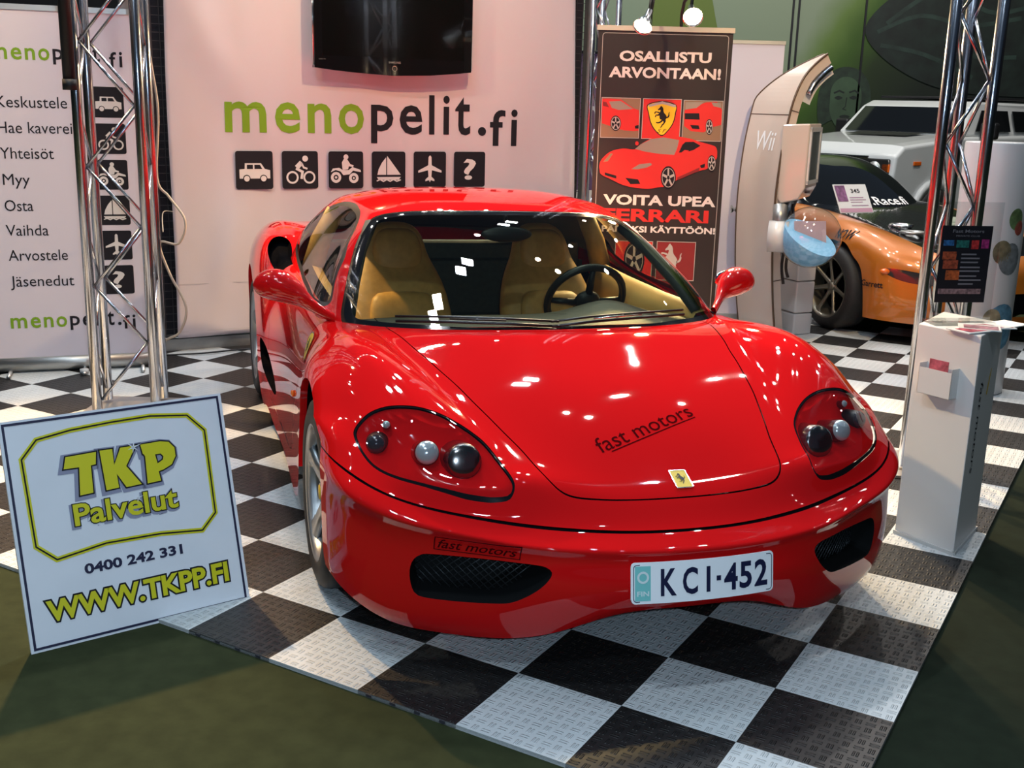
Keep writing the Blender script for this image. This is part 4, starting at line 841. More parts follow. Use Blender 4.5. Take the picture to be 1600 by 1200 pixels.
# the yellow and white sign leaning in front
def build_sign():
    P = Panel(-1.41447, 3.01285, .63462316, -.013, .28131592); t = thing('advertising_board', label='square white board with yellow lettering leaning at the left front edge of the tiles', cat='sign')
    w, h = .692, .700; SW = mat('white_board', (.88, .90, .95), .35, noise=.03, nscale=6); YELLOW = mat('sign_yellow', (.74, .68, .012), .5); NAVY = mat('sign_navy', (.012, .012, .05), .5); GREYV = mat('sign_lilac_grey', (.30, .31, .43), .5)
    P.slab(0, 0, w, h, .012, 0).build('board', SW, t)
    P.put('border_line', stroke([(.012, .011), (w-.014, .011), (w-.014, h-.011), (.012, h-.011)], .0075, True), NAVY, t)
    fr = [(.110, .264), (.26, .284), (.43, .279), (.566, .263), (.617, .312), (.620, .586), (.569, .643), (.45, .657), (.325, .655), (.20, .648), (.100, .633), (.051, .580), (.056, .314)]
    P.put('frame_glow', stroke(fr, .016, True), YELLOW, t, .0012); P.put('frame_line', stroke(fr, .0048, True), BLACK_INK, t, .002)
    def tri(body, box, b0, d0=.0012, **k):
        s0, t0, s1, t1 = box; ratio = 1.
        for nm, grow, m, d in (('lettering_shadow', .0062, GREYV, d0), ('lettering_outline', .0032, BLACK_INK, d0+.0008), ('lettering', 0, YELLOW, d0+.0016)):
            V0, F0 = raw_text(body, b0, **k); lo, hi = V0.min(0), V0.max(0); sx, sy = (s1-s0)/(hi[0]-lo[0]), (t1-t0)/(hi[1]-lo[1])
            V, F = raw_text(body, b0+grow/((sx+sy)/2), **k) if grow else (V0, F0); V = V.copy(); c = (lo+hi)/2; V = (V-c)*np.array([sx, sy])+np.array([(s0+s1)/2, (t0+t1)/2]); 
            if grow > .005: V = V+np.array([-.0045, -.0045])
            P.put(nm, (V, F), m, t, d)
    def logo3(paths, d0=.0012):
        for nm, grow, m, d, sh in (('lettering_shadow', .024, GREYV, d0, -.004), ('lettering_outline', .0085, BLACK_INK, d0+.0008, 0), ('lettering', 0, YELLOW, d0+.0016, 0)):
            items = []
            for kind, data in paths:
                pts = [(x+sh, y+sh) for x, y in data[0]]
                items.append(blob(pts, *[[(x+sh, y+sh) for x, y in q] for q in data[1:]]) if grow < .02 or len(data) == 1 else blob(pts))
                if grow: items.append(stroke(pts, grow, True))
                if grow and grow < .02: items += [stroke([(x+sh, y+sh) for x, y in q], grow, True) for q in data[1:]]
            P.put(nm, art(*items), m, t, d)
    # heavy comic capitals T K P
    T_ = [[(.166, .532), (.176, .568), (.268, .570), (.262, .532), (.247, .531), (.243, .446), (.203, .444), (.212, .531)]]
    K_ = [[(.279, .572), (.318, .571), (.317, .520), (.343, .571), (.392, .571), (.353, .511), (.393, .447), (.345, .445), (.321, .492), (.322, .448), (.283, .446)]]
    a = [(.410, .540), (.406, .571), (.470, .572), (.497, .566), (.513, .545), (.513, .518), (.497, .493), (.466, .480), (.452, .478), (.455, .447), (.412, .445), (.416, .532), (.412, .540)]
    logo3([('T', T_), ('K', K_), ('P', [a, [(.448, .533), (.466, .533), (.474, .523), (.470, .512), (.452, .503)]])])
    for sx, sy, q in ((.383, .566, .022), (.375, .405, .016)): P.put('sparkle', art(*[blob([(sx+q*1.3*math.cos(an), sy+q*1.3*math.sin(an)), (sx+q*.12*math.cos(an+1.57), sy+q*.12*math.sin(an+1.57)), (sx-q*.9*math.cos(an), sy-q*.9*math.sin(an)), (sx-q*.12*math.cos(an+1.57), sy-q*.12*math.sin(an+1.57))]) for an in (.3, 1.35, 2.4)]), SW, t, .0042)
    tri('Palvelut', (.176, .352, .500, .420), .022, .0012)
    P.put('phone_number', line('0400 242 331', .184, .203, .492, .030, .035), NAVY, t)
    for nm, g, m, d in (('web_outline', .0125, BLACK_INK, .0012), ('web_lettering', 0, YELLOW, .002)):
        V0, F0 = raw_text('WWW.TKPP.FI', .035); lo, hi = V0.min(0), V0.max(0); sx, sy = .572/(hi[0]-lo[0]), .066/(hi[1]-lo[1])
        V, F = raw_text('WWW.TKPP.FI', .035+(.0052/((sx+sy)/2) if g else 0)); V = (V-(lo+hi)/2)*np.array([sx, sy])+np.array([.345, .113]); P.put(nm, (V, F), m, t, d)
    # strut at the back keeps it leaning
    a, b = P.at(.34, .55, -.013), P.at(.34, .0, -.013); n = P.n*-1; foot = A3(*(a+A3(P.n[0], P.n[1], 0)*-.14)); foot[2] = .006
    MB().tube([tuple(a), tuple(foot)], .010, 8).build('strut', SATIN, t)
    return t
build_sign()

# dark roll-up with the draw
def build_rollup():
    P = Panel(.478, 7.2, 0.); t = thing('roll_up_banner', label='dark brown roll-up banner with pictures of a red sports car behind the car', cat='banner')
    BROWN = mat('brown_print', (.020, .0125, .011), .55, noise=.15, nscale=3); REDP = mat('red_print', (.62, .022, .016), .5); GLASSP = mat('grey_print_light', (.27, .23, .19), .5); SAND = mat('sand_print', (.24, .15, .09), .6); SILVERP = mat('silver_print', (.42, .40, .38), .5); SHADE = mat('dark_red_print', (.22, .012, .012), .5)
    P.slab(0, .09, .835, 2.085, .0012).build('banner_sheet', BROWN, t); P.slab(-.008, 2.078, .843, 2.108, .022, .008).build('top_rail', mat('cream_rail', (.60, .55, .42), .4, .3), t)
    mb = MB(); P.slab(-.01, .02, .845, .10, .09, .03, mb); mb.build('cassette', SATIN, t, .02)
    MB().tube([P.at(.42, .05, -.03), P.at(.42, 2.09, -.02)], .010, 8).build('back_pole', SATIN, t)
    P.put('border_line', stroke(rrect(.028, .14, .808, 2.062, .018), .0035, True), SILVERP, t)
    def wide(body, a, b, lo, hi, m, nm='lettering'): P.put(nm, fit(text2(body, .035), a, lo, b, hi), m, t)
    wide('OSALLISTU', .137, .709, 1.896, 1.960, PALE_INK); wide('ARVONTAAN!', .076, .774, 1.797, 1.864, PALE_INK); wide('VOITA UPEA', .075, .796, 1.010, 1.076, PALE_INK); wide('FERRARI', .075, .757, .906, .987, REDP); wide('PÄIVÄKSI KÄYTTÖÖN!', .074, .806, .836, .886, PALE_INK)
    def lsq(px, st): A = np.array([(x, y, 1) for x, y in px], float); B = np.array(st); return np.linalg.lstsq(A, B, rcond=None)[0]
    M3 = lsq([(290, 388), (1150, 418), (122, 733), (108, 1108), (1252, 775), (1238, 1145), (510, 742), (680, 1090)], [(.139, 1.899), (.711, 1.894), (.038, 1.674), (.040, 1.429), (.795, 1.666), (.803, 1.424), (.298, 1.675), (.425, 1.451)])
    M4 = lsq([(75, 250), (850, 140), (500, 60), (400, 405), (97, 507), (848, 535), (180, 750), (700, 1020)], [(.045, 1.255), (.774, 1.377), (.439, 1.442), (.362, 1.118), (.077, 1.014), (.798, 1.006), (.168, .784), (.687, .534)])
    q3 = lambda pts: [tuple(np.array([x, y, 1])@M3) for x, y in pts]; q4 = lambda pts: [tuple(np.array([x, y, 1])@M4) for x, y in pts]
    def pic(nm, s0, t0, s1, t1, bg):
        o = P.put(nm, blob([(s0, t0), (s1, t0), (s1, t1), (s0, t1)]), bg, t, .0012); P.put('picture_edge', stroke([(s0, t0), (s1, t0), (s1, t1), (s0, t1)], .004, True), SILVERP, o, .0032); return o
    def wheelp(o, q, cx, cy, rx, ry, d):
        P.put('printed_tyre', blob(q(circ(cx, cy, rx, 24, ry))), BLACK_INK, o, d); P.put('printed_rim', art(*[blob(q([(cx+rx*.2*math.cos(a-.6), cy+ry*.2*math.sin(a-.6)), (cx+rx*.78*math.cos(a-.14), cy+ry*.78*math.sin(a-.14)), (cx+rx*.78*math.cos(a+.14), cy+ry*.78*math.sin(a+.14)), (cx+rx*.2*math.cos(a+.6), cy+ry*.2*math.sin(a+.6))])) for a in [2*PI*k/5-.3 for k in range(5)]], stroke(q(circ(cx, cy, rx*.82, 24, ry*.82)), .004, True)), SILVERP, o, d+.0006)
    o = pic('front_picture', .039, 1.430, .281, 1.674, SAND)
    P.put('printed_body', blob(q3([(120, 745), (180, 742), (300, 750), (420, 835), (470, 850), (468, 1045), (420, 1050), (320, 1040), (120, 975)])), REDP, o, .0018); P.put('printed_screen', blob(q3([(190, 770), (300, 765), (415, 840), (280, 850), (215, 830)])), GLASSP, o, .0024); P.put('printed_window', blob(q3([(130, 770), (165, 775), (190, 825), (132, 810)])), SHADE, o, .0024); P.put('printed_intake', blob(q3([(430, 1000), (466, 990), (466, 1025), (432, 1025)])), BLACK_INK, o, .0024)
    wheelp(o, q3, 250, 975, 50, 72, .0024)
    o = pic('crest_picture', .299, 1.429, .539, 1.674, REDP)
    sh = smooth_loop([(555, 800), (690, 770), (815, 805), (812, 880), (790, 970), (740, 1045), (682, 1090), (620, 1040), (580, 970), (560, 880)], 5)
    c = P.put('crest', blob(q3(sh)), YEL, o, .0018); P.put('crest_outline', stroke(q3(sh), .0055, True), BLACK_INK, c, .0022); P.put('crest_band', blob(q3([(560, 800), (690, 768), (815, 803), (812, 826), (690, 792), (562, 822)])), SILVERP, c, .0026)
    P.put('crest_horse', fit(HORSE_ART, *(np.array(q3([(605, 1015)])[0])), *(np.array(q3([(762, 812)])[0]))), BLACK_INK, c, .0026)
    P.put('crest_letters', fit(text2('S F', .0, .35), *(np.array(q3([(640, 1062)])[0])), *(np.array(q3([(728, 1030)])[0]))), BLACK_INK, c, .0026)
    o = pic('rear_picture', .555, 1.424, .800, 1.670, SAND)
    P.put('printed_body', blob(q3([(898, 850), (960, 830), (1040, 800), (1100, 778), (1200, 772), (1248, 850), (1245, 990), (1160, 1010), (1080, 1060), (960, 1050), (893, 1000)])), REDP, o, .0018); P.put('printed_screen', blob(q3([(905, 775), (1080, 775), (1010, 830), (905, 845)])), GLASSP, o, .0024); P.put('printed_tail', blob(q3([(900, 880), (1035, 880), (1040, 940), (900, 935)])), BLACK_INK, o, .0024); P.put('printed_window', blob(q3([(1150, 780), (1240, 785), (1240, 830), (1170, 815)])), GLASSP, o, .0024); P.put('printed_vent', blob(q3([(950, 990), (1030, 995), (1040, 1030), (970, 1025)])), BLACK_INK, o, .0024)
    wheelp(o, q3, 1130, 1010, 34, 75, .0026)
    body = smooth_loop([(75, 245), (95, 205), (150, 160), (230, 140), (310, 145), (345, 115), (420, 75), (500, 58), (590, 60), (680, 75), (740, 95), (800, 110), (848, 130), (856, 180), (845, 215), (790, 270), (740, 285), (590, 345), (560, 385), (480, 392), (400, 404), (300, 396), (220, 376), (150, 342), (88, 312), (76, 285)], 4)
    o = P.put('car_picture', blob(q4(body)), REDP, t, .0036); P.put('printed_screen', blob(q4([(312, 142), (350, 112), (420, 78), (500, 66), (604, 84), (590, 140), (572, 180), (480, 175), (380, 160)])), GLASSP, o, .0042); P.put('printed_window', blob(q4([(602, 165), (625, 115), (645, 96), (700, 94), (745, 120), (700, 148), (640, 165)])), BLACK_INK, o, .0042)
    P.put('printed_lamp', blob(q4([(285, 275), (340, 242), (415, 234), (425, 245), (395, 262), (330, 276)])), GLASSP, o, .0042); P.put('printed_lamp', blob(q4([(100, 228), (150, 170), (165, 175), (130, 225)])), SAND, o, .0042); P.put('printed_intake', blob(q4([(245, 332), (330, 342), (345, 372), (280, 374)])), BLACK_INK, o, .0042); P.put('printed_plate', blob(q4([(108, 296), (186, 318), (186, 338), (110, 315)])), BLACK_INK, o, .0042); P.put('printed_scoop', blob(q4([(742, 250), (776, 236), (774, 262), (750, 266)])), BLACK_INK, o, .0042)
    P.put('printed_sill', blob(q4([(590, 330), (740, 262), (738, 284), (594, 345)])), SHADE, o, .0042); P.put('printed_mirror', blob(q4(circ(325, 106, 12, 12, 14))), REDP, o, .0044); P.put('printed_mirror', blob(q4([(600, 180), (640, 148), (668, 152), (660, 168)])), REDP, o, .0044)
    wheelp(o, q4, 532, 330, 50, 76, .0046); wheelp(o, q4, 820, 236, 28, 54, .0046)
    o = pic('wheel_picture', .168, .534, .408, .780, REDP); wheelp(o, q4, 300, 880, 70, 120, .0018)
    o = pic('horse_picture', .437, .532, .686, .782, SHADE); P.put('printed_horse', fit(HORSE_ART, .46, .55, .60, .77), SILVERP, o, .0018)
    return t
build_rollup()

def build_spot(loc, target, label, root):
    t = thing('spotlight', loc, label=label, cat='spotlight', group=None); d = (Vector(target)-Vector(loc)).normalized(); q = d.to_track_quat('Z', 'Y').to_matrix()
    mb = MB(); mb.lathe([(.012, -.13), (.020, -.125), (.022, -.07), (.030, -.06), (.048, -.02), (.058, .005), (.060, .012), (.056, .010), (.044, -.018), (.0, -.05)], n=28); mb.V = [tuple(q@Vector(v)) for v in mb.V]; mb.build('lamp_housing', CHROME, t)
    b = MB(); b.lathe([(0, .004), (.03, .003), (.054, .002), (.054, -.002), (0, -.006)], n=28); b.V = [tuple(q@Vector(v)) for v in b.V]; b.build('lamp_face', mat('halogen_glow', (1, .8, .5), .5, emit=(1, .78, .42), estr=60), t)
    p0 = q@Vector((0, 0, -.12)); r = Vector(root)-Vector(loc); a = MB(); a.tube([tuple(p0), tuple(p0+Vector((.01, .03, .10))), tuple(Vector((r.x, r.y-.08, r.z+.16))), tuple(Vector((r.x, r.y, r.z+.10))), tuple(r)], .010, 8); a.build('arm', BLKMETAL, t)
    l = spot('spotlight_beam', Vector(loc)+d*.03, target, LAMP_W, WARM, .05, 140, .6); return t
LAMP_W = 380
build_spot((.716, 6.86, 2.085), (.02, 5.70, .70), 'lit halogen spotlight over the left half of the dark roll-up', (.80, 7.225, 2.09))
build_spot((1.005, 6.86, 2.145), (.9, 3.5, .3), 'brightest lit halogen spotlight over the middle of the dark roll-up', (.99, 7.225, 2.09))

def build_podium():
    a, b, c = A3(1.540, 4.160), A3(1.6915, 3.942), A3(1.889, 4.222); d = a+c-b; h = .850
    t = thing('leaflet_podium', (0, 0, 0), label='tall white podium with a leaflet pocket beside the nose of the red car', cat='podium')
    V = [(*p, z) for z in (0.002, h) for p in (a, b, c, d)]; mb = MB().add(V, [(3, 2, 1, 0), (4, 5, 6, 7), (0, 1, 5, 4), (1, 2, 6, 5), (2, 3, 7, 6), (3, 0, 4, 7)]); mb.build('cabinet', WHITEP, t, .004)
    PF = Panel(a[0], a[1], math.atan2(b[1]-a[1], b[0]-a[0])); PR = Panel(b[0], b[1], math.atan2(c[1]-b[1], c[0]-b[0])); wf = np.linalg.norm(b-a); wr = np.linalg.norm(c-b)
    sk = MB(); PF.slab(-.003, 0, wf+.004, .014, .012, .006, sk); PR.slab(-.003, 0, wr+.003, .014, .012, .006, sk); sk.build('skirting', mat('pale_grey_plastic', (.55, .54, .52), .5), t)
    pk = MB(); PF.slab(.055, .600, .195, .602, .045, .045, pk); PF.slab(.055, .600, .195, .700, .002, .045, pk); PF.slab(.055, .600, .057, .715, .045, .045, pk); PF.slab(.193, .600, .195, .715, .045, .045, pk); pk.build('leaflet_pocket', WHITEP, t)
    PR.put('lettering', [(np.array([(-y, x) for x, y in np.array(v)])*A3(1, -1)[:2], [q[::-1] for q in f]) for v, f in [fit(text2('fast motors', 0, .25), 0, 0, .40, .045)]][0] if False else ([(.085+y, .66-x) for x, y in fit(text2('fast motors', 0, .25), 0, 0, .36, .042)[0]], fit(text2('fast motors', 0, .25), 0, 0, .36, .042)[1]), BLACK_INK, t, .0015)
    PR.put('yellow_mark', blob([(.19, .60), (.225, .69), (.235, .69), (.205, .59)]), YEL, t); PR.put('sheet_edge', stroke([(.035, .83), (.035, .74)], .004), PAPER, t)
    top = A3(*((a+c)/2), h)
    lf = tag(PF.slab(.085, .602, .165, .735, .003, .028).build('leaflet', mat('leaflet_print', (.45, .10, .13), .4, noise=.5, nscale=40)), 'pink leaflet standing in the white pocket of the podium', 'leaflet')
    return a, b, c, d, h, PF, PR
def build_podium_things():
    a, b, c, d, h, PF, PR = build_podium(); ctr = (a+b+c+d)/4; yaw_f = math.atan2(b[1]-a[1], b[0]-a[0])
    t = thing('acrylic_sign_holder', label='clear upright holder with a dark event poster on top of the podium', cat='sign holder')
    P = Panel(1.590, 4.17, R(8), h, 0.)
    AC = glass('acrylic', (.93, .95, .95), 1., 1.45)
    P.slab(-.01, .0, .235, .012, .10, .05).build('foot', AC, t); P.slab(-.015, .012, .235, .46, .003, .004).build('front_sheet', AC, t)
    P2 = P; pw, p0, p1 = .200, .082, .372
    o = P.put('poster', blob([(-.002, p0), (pw, p0), (pw, p1), (-.002, p1)]), mat('poster_black', (.010, .009, .012), .4), t, .0055)
    P.put('poster_title', line('Fast Motors', .04, .346, .165, .012, .01), mat('poster_grey', (.16, .15, .16), .5), o, .007); P.put('poster_subtitle', line('PRIVATE CLUB', .055, .331, .15, .006, .01), mat('poster_grey', (.16, .15, .16), .5), o, .007)
    for nm, x0, x1, y0, y1, col in (('blue_photo', .008, .05, .297, .318, (.02, .10, .25)), ('green_photo', .06, .11, .290, .318, (.01, .10, .08)), ('red_photo', .12, .15, .285, .318, (.35, .02, .02)), ('magenta_photo', .16, .19, .288, .322, (.28, .02, .12)), ('orange_photo', .01, .065, .245, .275, (.32, .06, .02)), ('orange_photo', .015, .075, .21, .243, (.28, .05, .02)), ('orange_photo', .03, .085, .168, .205, (.34, .07, .015)), ('pale_photo', .008, .18, .115, .135, (.20, .12, .12))):
        P.put(nm, blob([(x0, y0), (x1, y0), (x1, y1), (x0, y1)]), mat(nm+str(x0), col, .5, noise=.6, nscale=90), o, .007)
    P.put('poster_text_lines', art(*[blob([(.085, y), (.085+w_, y), (.085+w_, y+.006), (.085, y+.006)]) for y, w_ in ((.262, .06), (.247, .075), (.232, .07), (.213, .08), (.199, .08), (.18, .07), (.165, .09), (.15, .06))]), mat('poster_grey', (.16, .15, .16), .5), o, .007)
    for x, y, r, col, lab in ((1.690, 4.035, .5, (.55, .10, .14), 'red and white leaflet at the front edge of the podium top'), (1.735, 4.075, -.35, (.42, .20, .26), 'pinkish leaflet lying in the middle of the podium top'), (1.800, 4.125, .15, (.50, .07, .10), 'red leaflet at the right end of the podium top'), (1.87, 4.165, .6, (.72, .70, .70), 'plain white leaflet overhanging the right side of the podium')):
        mb = MB(); mb.box((0, 0, .0025), (.148, .105, .004)); o = mb.build('leaflet', [PAPER]); o.location = (x, y, h+.001+.004*((x*100) % 3)/3); o.rotation_euler = (0, 0, r); tag(o, lab, 'leaflet')
        if 'plain' not in lab: mesh('cover_print', [(-.055, -.042, .0052), (.066, -.042, .0052), (.066, .03, .0052), (-.055, .03, .0052)], [(0, 1, 2, 3)], mat('cover'+str(x), col, .3, noise=.6, nscale=60), o)
build_podium_things()
# ---------------------------------------------------------------- beyond the booth
def build_white_pullup():
    P = Panel(1.12, 8.5, 0.); t = thing('pull_up_banner', label='plain white pull-up banner behind the dark roll-up and the curved kiosk', cat='banner')
    P.slab(0, .08, .812, 2.10, .0012).build('banner_sheet', VINYL, t); P.slab(-.005, 2.09, .817, 2.115, .02, .006).build('top_rail', SATIN, t); P.slab(-.01, .0, .82, .09, .09, .03).build('cassette', SATIN, t)
    P.put('faint_lettering', line('MR', .5, .86, .62, .06), mat('pale_grey_ink', (.5, .48, .47), .7), t)  # letters in pale grey on the white sheet
    Q = Panel(.47, 9.1, R(4)); u = thing('exhibition_panel', label='purple exhibition panel with white letters seen past the slim truss tower', cat='panel')
    Q.slab(0, 0, .95, 2.02, .03).build('panel_board', mat('purple_print', (.12, .07, .17), .6), u); Q.slab(0, 1.28, .95, 2.0, .004, .004).build('panel_picture', mat('mauve_print', (.30, .17, .27), .6, noise=.4, nscale=4), u)
    for body, a, b, lo, hi in (('n', .06, .16, 1.46, 1.62), ('EIG', .02, .16, 1.19, 1.23), ('U', .0, .14, .78, .96), ('pi', .02, .14, .48, .60)): Q.put('lettering', fit(text2(body, .01), a, lo, b, hi), PAPER, u, .006)
    MB().tube([Q.at(.0, 2.03, .02), Q.at(.95, 2.03, .02)], .012, 8).build('top_rail', BLKMETAL, u)
build_white_pullup()

def build_kiosk():
    t = thing('games_kiosk', label='tall curved cream games kiosk with a grey screen right of the roll-ups', cat='kiosk')
    CREAM = mat('cream_shell', (.62, .50, .42), .25, 0, .5); WHT = mat('white_shell', (.66, .64, .62), .25, 0, .5); BRN = mat('brown_trim', (.10, .055, .03), .4)
    O = A3(1.640, 8.34, 0); w = A3(.42, -.9075, 0); p = A3(.9075, .42, 0)
    prof = smooth_loop([(.10, .0), (.055, .25), (.018, .55), (.0, .85), (.0, 1.08), (.02, 1.35), (.055, 1.56), (.095, 1.72), (.165, 1.86), (.26, 1.955), (.345, 2.015)], 5, False)
    def pt(a, q, z): return O+w*a+p*q+A3(0, 0, z)
    W_ = .44; th = .075
    d = np.gradient(prof, axis=0); nrm = np.stack([d[:, 1], -d[:, 0]], 1); nrm /= np.linalg.norm(nrm, axis=1)[:, None]; inner = prof+nrm*th; n = len(prof)
    V = []; F = []
    far = [W_*.93*np.clip((z-1.70)/.315, 0, 1)**1.3 for z in prof[:, 1]]
    V += [pt(a, *x) for a, x in zip(far, prof)]+[pt(a, *x) for a, x in zip(far, inner)]+[pt(W_, *x) for x in prof]+[pt(W_, *x) for x in inner]
    for i in range(n-1):
        F += [(i, i+1, 2*n+i+1, 2*n+i), (n+i+1, n+i, 3*n+i, 3*n+i+1), (i+1, i, n+i, n+i+1), (2*n+i, 2*n+i+1, 3*n+i+1, 3*n+i)]
    F += [(0, 2*n, 3*n, n), (n-1, 2*n-1, 4*n-1, 3*n-1)]
    mesh('shell', V, F, CREAM, t)
    MB().tube([tuple(pt(W_+.003, *x)) for x in prof], .008, 6).build('edge_trim', BRN, t); MB().tube([tuple(pt(a-.003, *x)) for a, x in zip(far, prof)], .006, 6).build('edge_trim', BRN, t)
    for z in (.42, .78, 1.12, 1.45, 1.62):
        i = np.abs(prof[:, 1]-z).argmin(); MB().tube([tuple(pt(W_+.004, *prof[i])), tuple(pt(W_+.004, *inner[i]))], .003, 5).build('panel_joint', BRN, t)
    i = np.abs(prof[:, 1]-1.60).argmin(); MB().tube([tuple(pt(0, *(prof[i]-nrm[i]*.001))), tuple(pt(W_, *(prof[i]-nrm[i]*.001)))], .003, 5).build('panel_joint', BRN, t)
    # wordmark on the back of the shell
    Vt, Ft = fit(text2('Wii', .005, .1), 0, 0, 1, 1); out = []
    for x, y in Vt:
        z = 1.345+y*.135; q = np.interp(z, prof[:, 1], prof[:, 0]); out.append(pt(.13+x*.22, q-.003, z))
    mesh('wordmark', out, Ft, mat('white_ink', (.85, .85, .85), .5), t)
    # arched window under the hood of the shell
    arch = [pt(W_+.004, *(prof[k]+nrm[k]*.10)) for k in range(n-14, n-1)]; MB().tube([tuple(x) for x in arch], .02, 8).build('clear_arch', ALU, t)
    ip = MB(); V = []; F = []; k0 = n-16
    for k in range(k0, n): V += [pt(W_-.02, *(prof[k]+nrm[k]*.03)), pt(W_-.02, *(prof[k]+nrm[k]*.16))]
    for k in range(n-k0-1): F.append((2*k, 2*k+2, 2*k+3, 2*k+1))
    mesh('hood_cheek', V, F, WHT, t)
    # stem and foot at the front of the shell
    st = MB()
    for z0, z1 in ((.0, .16), (.165, .40), (.405, .66)): 
        c = pt(.25, .40, (z0+z1)/2); st.box(c, (.17, .24, z1-z0), 0, Matrix.Rotation(math.atan2(.42, .9075), 3, 'Z'))
    st.build('pedestal', WHT, t, .012)
    c = pt(.24, .16, .75); MB().box(c, (.06, .20, 1.5), 0, Matrix.Rotation(math.atan2(.42, .9075), 3, 'Z')).build('inner_column', WHT, t, .01)
    c = pt(.22, .23, 1.10); MB().box(c, (.09, .18, .75), 0, Matrix.Rotation(math.atan2(.42, .9075), 3, 'Z')).build('console_bay', mat('dark_grey', (.03, .032, .035), .5), t)
    # monitor
    A = math.atan2(.90, .435); M = thing('monitor', (2.005, 7.86, 0)); M.parent = t; M.rotation_euler = (0, 0, A-PI/2)
    mb = MB(); pr = [(0, 1.54), (0, 1.10), (-.04, 1.02), (-.16, .985), (-.19, 1.02), (-.19, 1.53)]; V = [(x, y, z) for y in (0, .40) for x, z in pr]; k = len(pr)
    mb.add(V, [tuple(range(k))[::-1], tuple(range(k, 2*k))]+[(i, i+k, (i+1) % k+k, (i+1) % k)[::-1] for i in range(k)]); mb.build('casing', CREAM, M, .01)
    MB().box((.004, .20, 1.32), (.008, .31, .34)).build('screen', mat('grey_screen', (.10, .115, .11), .15, 0, .5), M); mb = MB()
    for y0, y1, z0, z1 in ((.02, .05, 1.13, 1.51), (.35, .38, 1.13, 1.51), (.02, .38, 1.485, 1.515), (.02, .38, 1.125, 1.15)): mb.box((.006, (y0+y1)/2, (z0+z1)/2), (.016, y1-y0, z1-z0))
    mb.build('screen_frame', WHT, M); MB().box((.0, .10, 1.07), (.02, .09, .012)).build('disc_slot', BLACK, M)
    MB().tube([(-.10, .15, 1.05), (-.16, .15, .86)], .04, 10).build('mount', STEEL, M)
    for k, (x, y) in enumerate(((1.885, 7.99), (1.91, 8.0), (1.945, 8.03), (1.97, 8.01))): MB().tube([tuple(q) for q in smooth_loop([(x, y, .98), (x+.012, y-.01, .8), (x-.01, y+.01, .55), (x+.01, y, .30+.05*k)], 5, False)], .011, 7).build('controller_cable', mat('dark_cord', (.035, .025, .022), .6), t)
    # globe with blue stand-in fill on its drum
    g = thing('display_globe'); g.parent = t; C = A3(2.045, 7.74, .775)
    MB().ball(C, .212, 20).build('clear_globe', glass('globe_glass', (.93, .95, .97), 1.3, 1.5), g)
    for nm, lo, m in (('blue_fill', 0, mat('blue_fill', (.22, .52, .78), .45)), ):
        V = []; F = []; nr = 32; rr = .203
        q = Vector((.45, -.5, 1.)).normalized().to_track_quat('Z', 'Y').to_matrix()
        for i in range(10):
            a = PI/2+(PI/2)*i/9
            for k in range(nr): V.append(Vector(C)+q@Vector((rr*math.sin(a)*math.cos(2*PI*k/nr), rr*math.sin(a)*math.sin(2*PI*k/nr), rr*math.cos(a))))
        for i in range(9):
            for k in range(nr): F.append((i*nr+k, (i+1)*nr+k, (i+1)*nr+(k+1) % nr, i*nr+(k+1) % nr))
        F.append(tuple(range(nr))); mesh(nm, V, F, m, g)
    qz = math.atan2(-.5, .3); MB().box(C+A3(.0, .02, .03), (.24, .012, .16), 0, Matrix.Rotation(.25, 3, 'Z')@Matrix.Rotation(-.2, 3, 'X')).build('pink_card', mat('pink_card', (.62, .44, .46), .5), g)
    MB().tube([tuple(C+A3(-.14, .06, -.01)), tuple(C+A3(-.27, .10, -.01))], .11, 24).build('white_drum', WHT, g)
    MB().tube([tuple(C+A3(-.20, .10, .05)), tuple(C+A3(-.19, .16, .20))], .05, 10).build('clamp', STEEL, g)
build_kiosk()

def side_tyre(mb_name, c, r, w, axis_ang, parent, spokes, rimcol, rim_r=.70):
    wh = thing(mb_name, c); wh.parent = parent; wh.rotation_euler = (0, 0, axis_ang); hw = w/2
    MB().lathe([(r*rim_r, -hw), (r*.90, -hw*1.02), (r, -hw*.7), (r, hw*.7), (r*.90, hw*1.02), (r*rim_r, hw)], axis='X', n=40).build('tyre', RUBBER, wh)
    MB().lathe([(r*rim_r*1.02, hw*1.0), (r*rim_r*.95, hw*.98), (r*rim_r*.90, hw*.5), (r*rim_r*.9, -hw)], axis='X', n=40).build('rim', rimcol, wh)
    MB().lathe([(0, -hw*.3), (r*rim_r*.92, -hw*.3)], axis='X', n=30).build('brake_disc', DARK, wh)
    for k in range(spokes):
        a = 2*PI*k/spokes+PI/2; V = []; F = []
        for rr, wd, x in ((.03, .03, hw*.55), (.07, .020, hw*.62), (r*rim_r*.80, .017, hw*.85), (r*rim_r*.93, .045, hw*.88)):
            for tw, xx in ((-wd, x-.012), (0, x), (wd, x-.012), (0, x-.03)): V.append((xx, rr*math.cos(a)-tw*math.sin(a), rr*math.sin(a)+tw*math.cos(a)))
        for i in range(3):
            for j in range(4): F.append((4*i+j, 4*i+(j+1) % 4, 4*i+4+(j+1) % 4, 4*i+4+j))
        MB().add(V, F, 0, True).build('spoke', rimcol, wh)
    MB().lathe([(0, hw*.62), (.03, hw*.6), (.035, hw*.4)], axis='X', n=16).build('hub', rimcol, wh); return wh

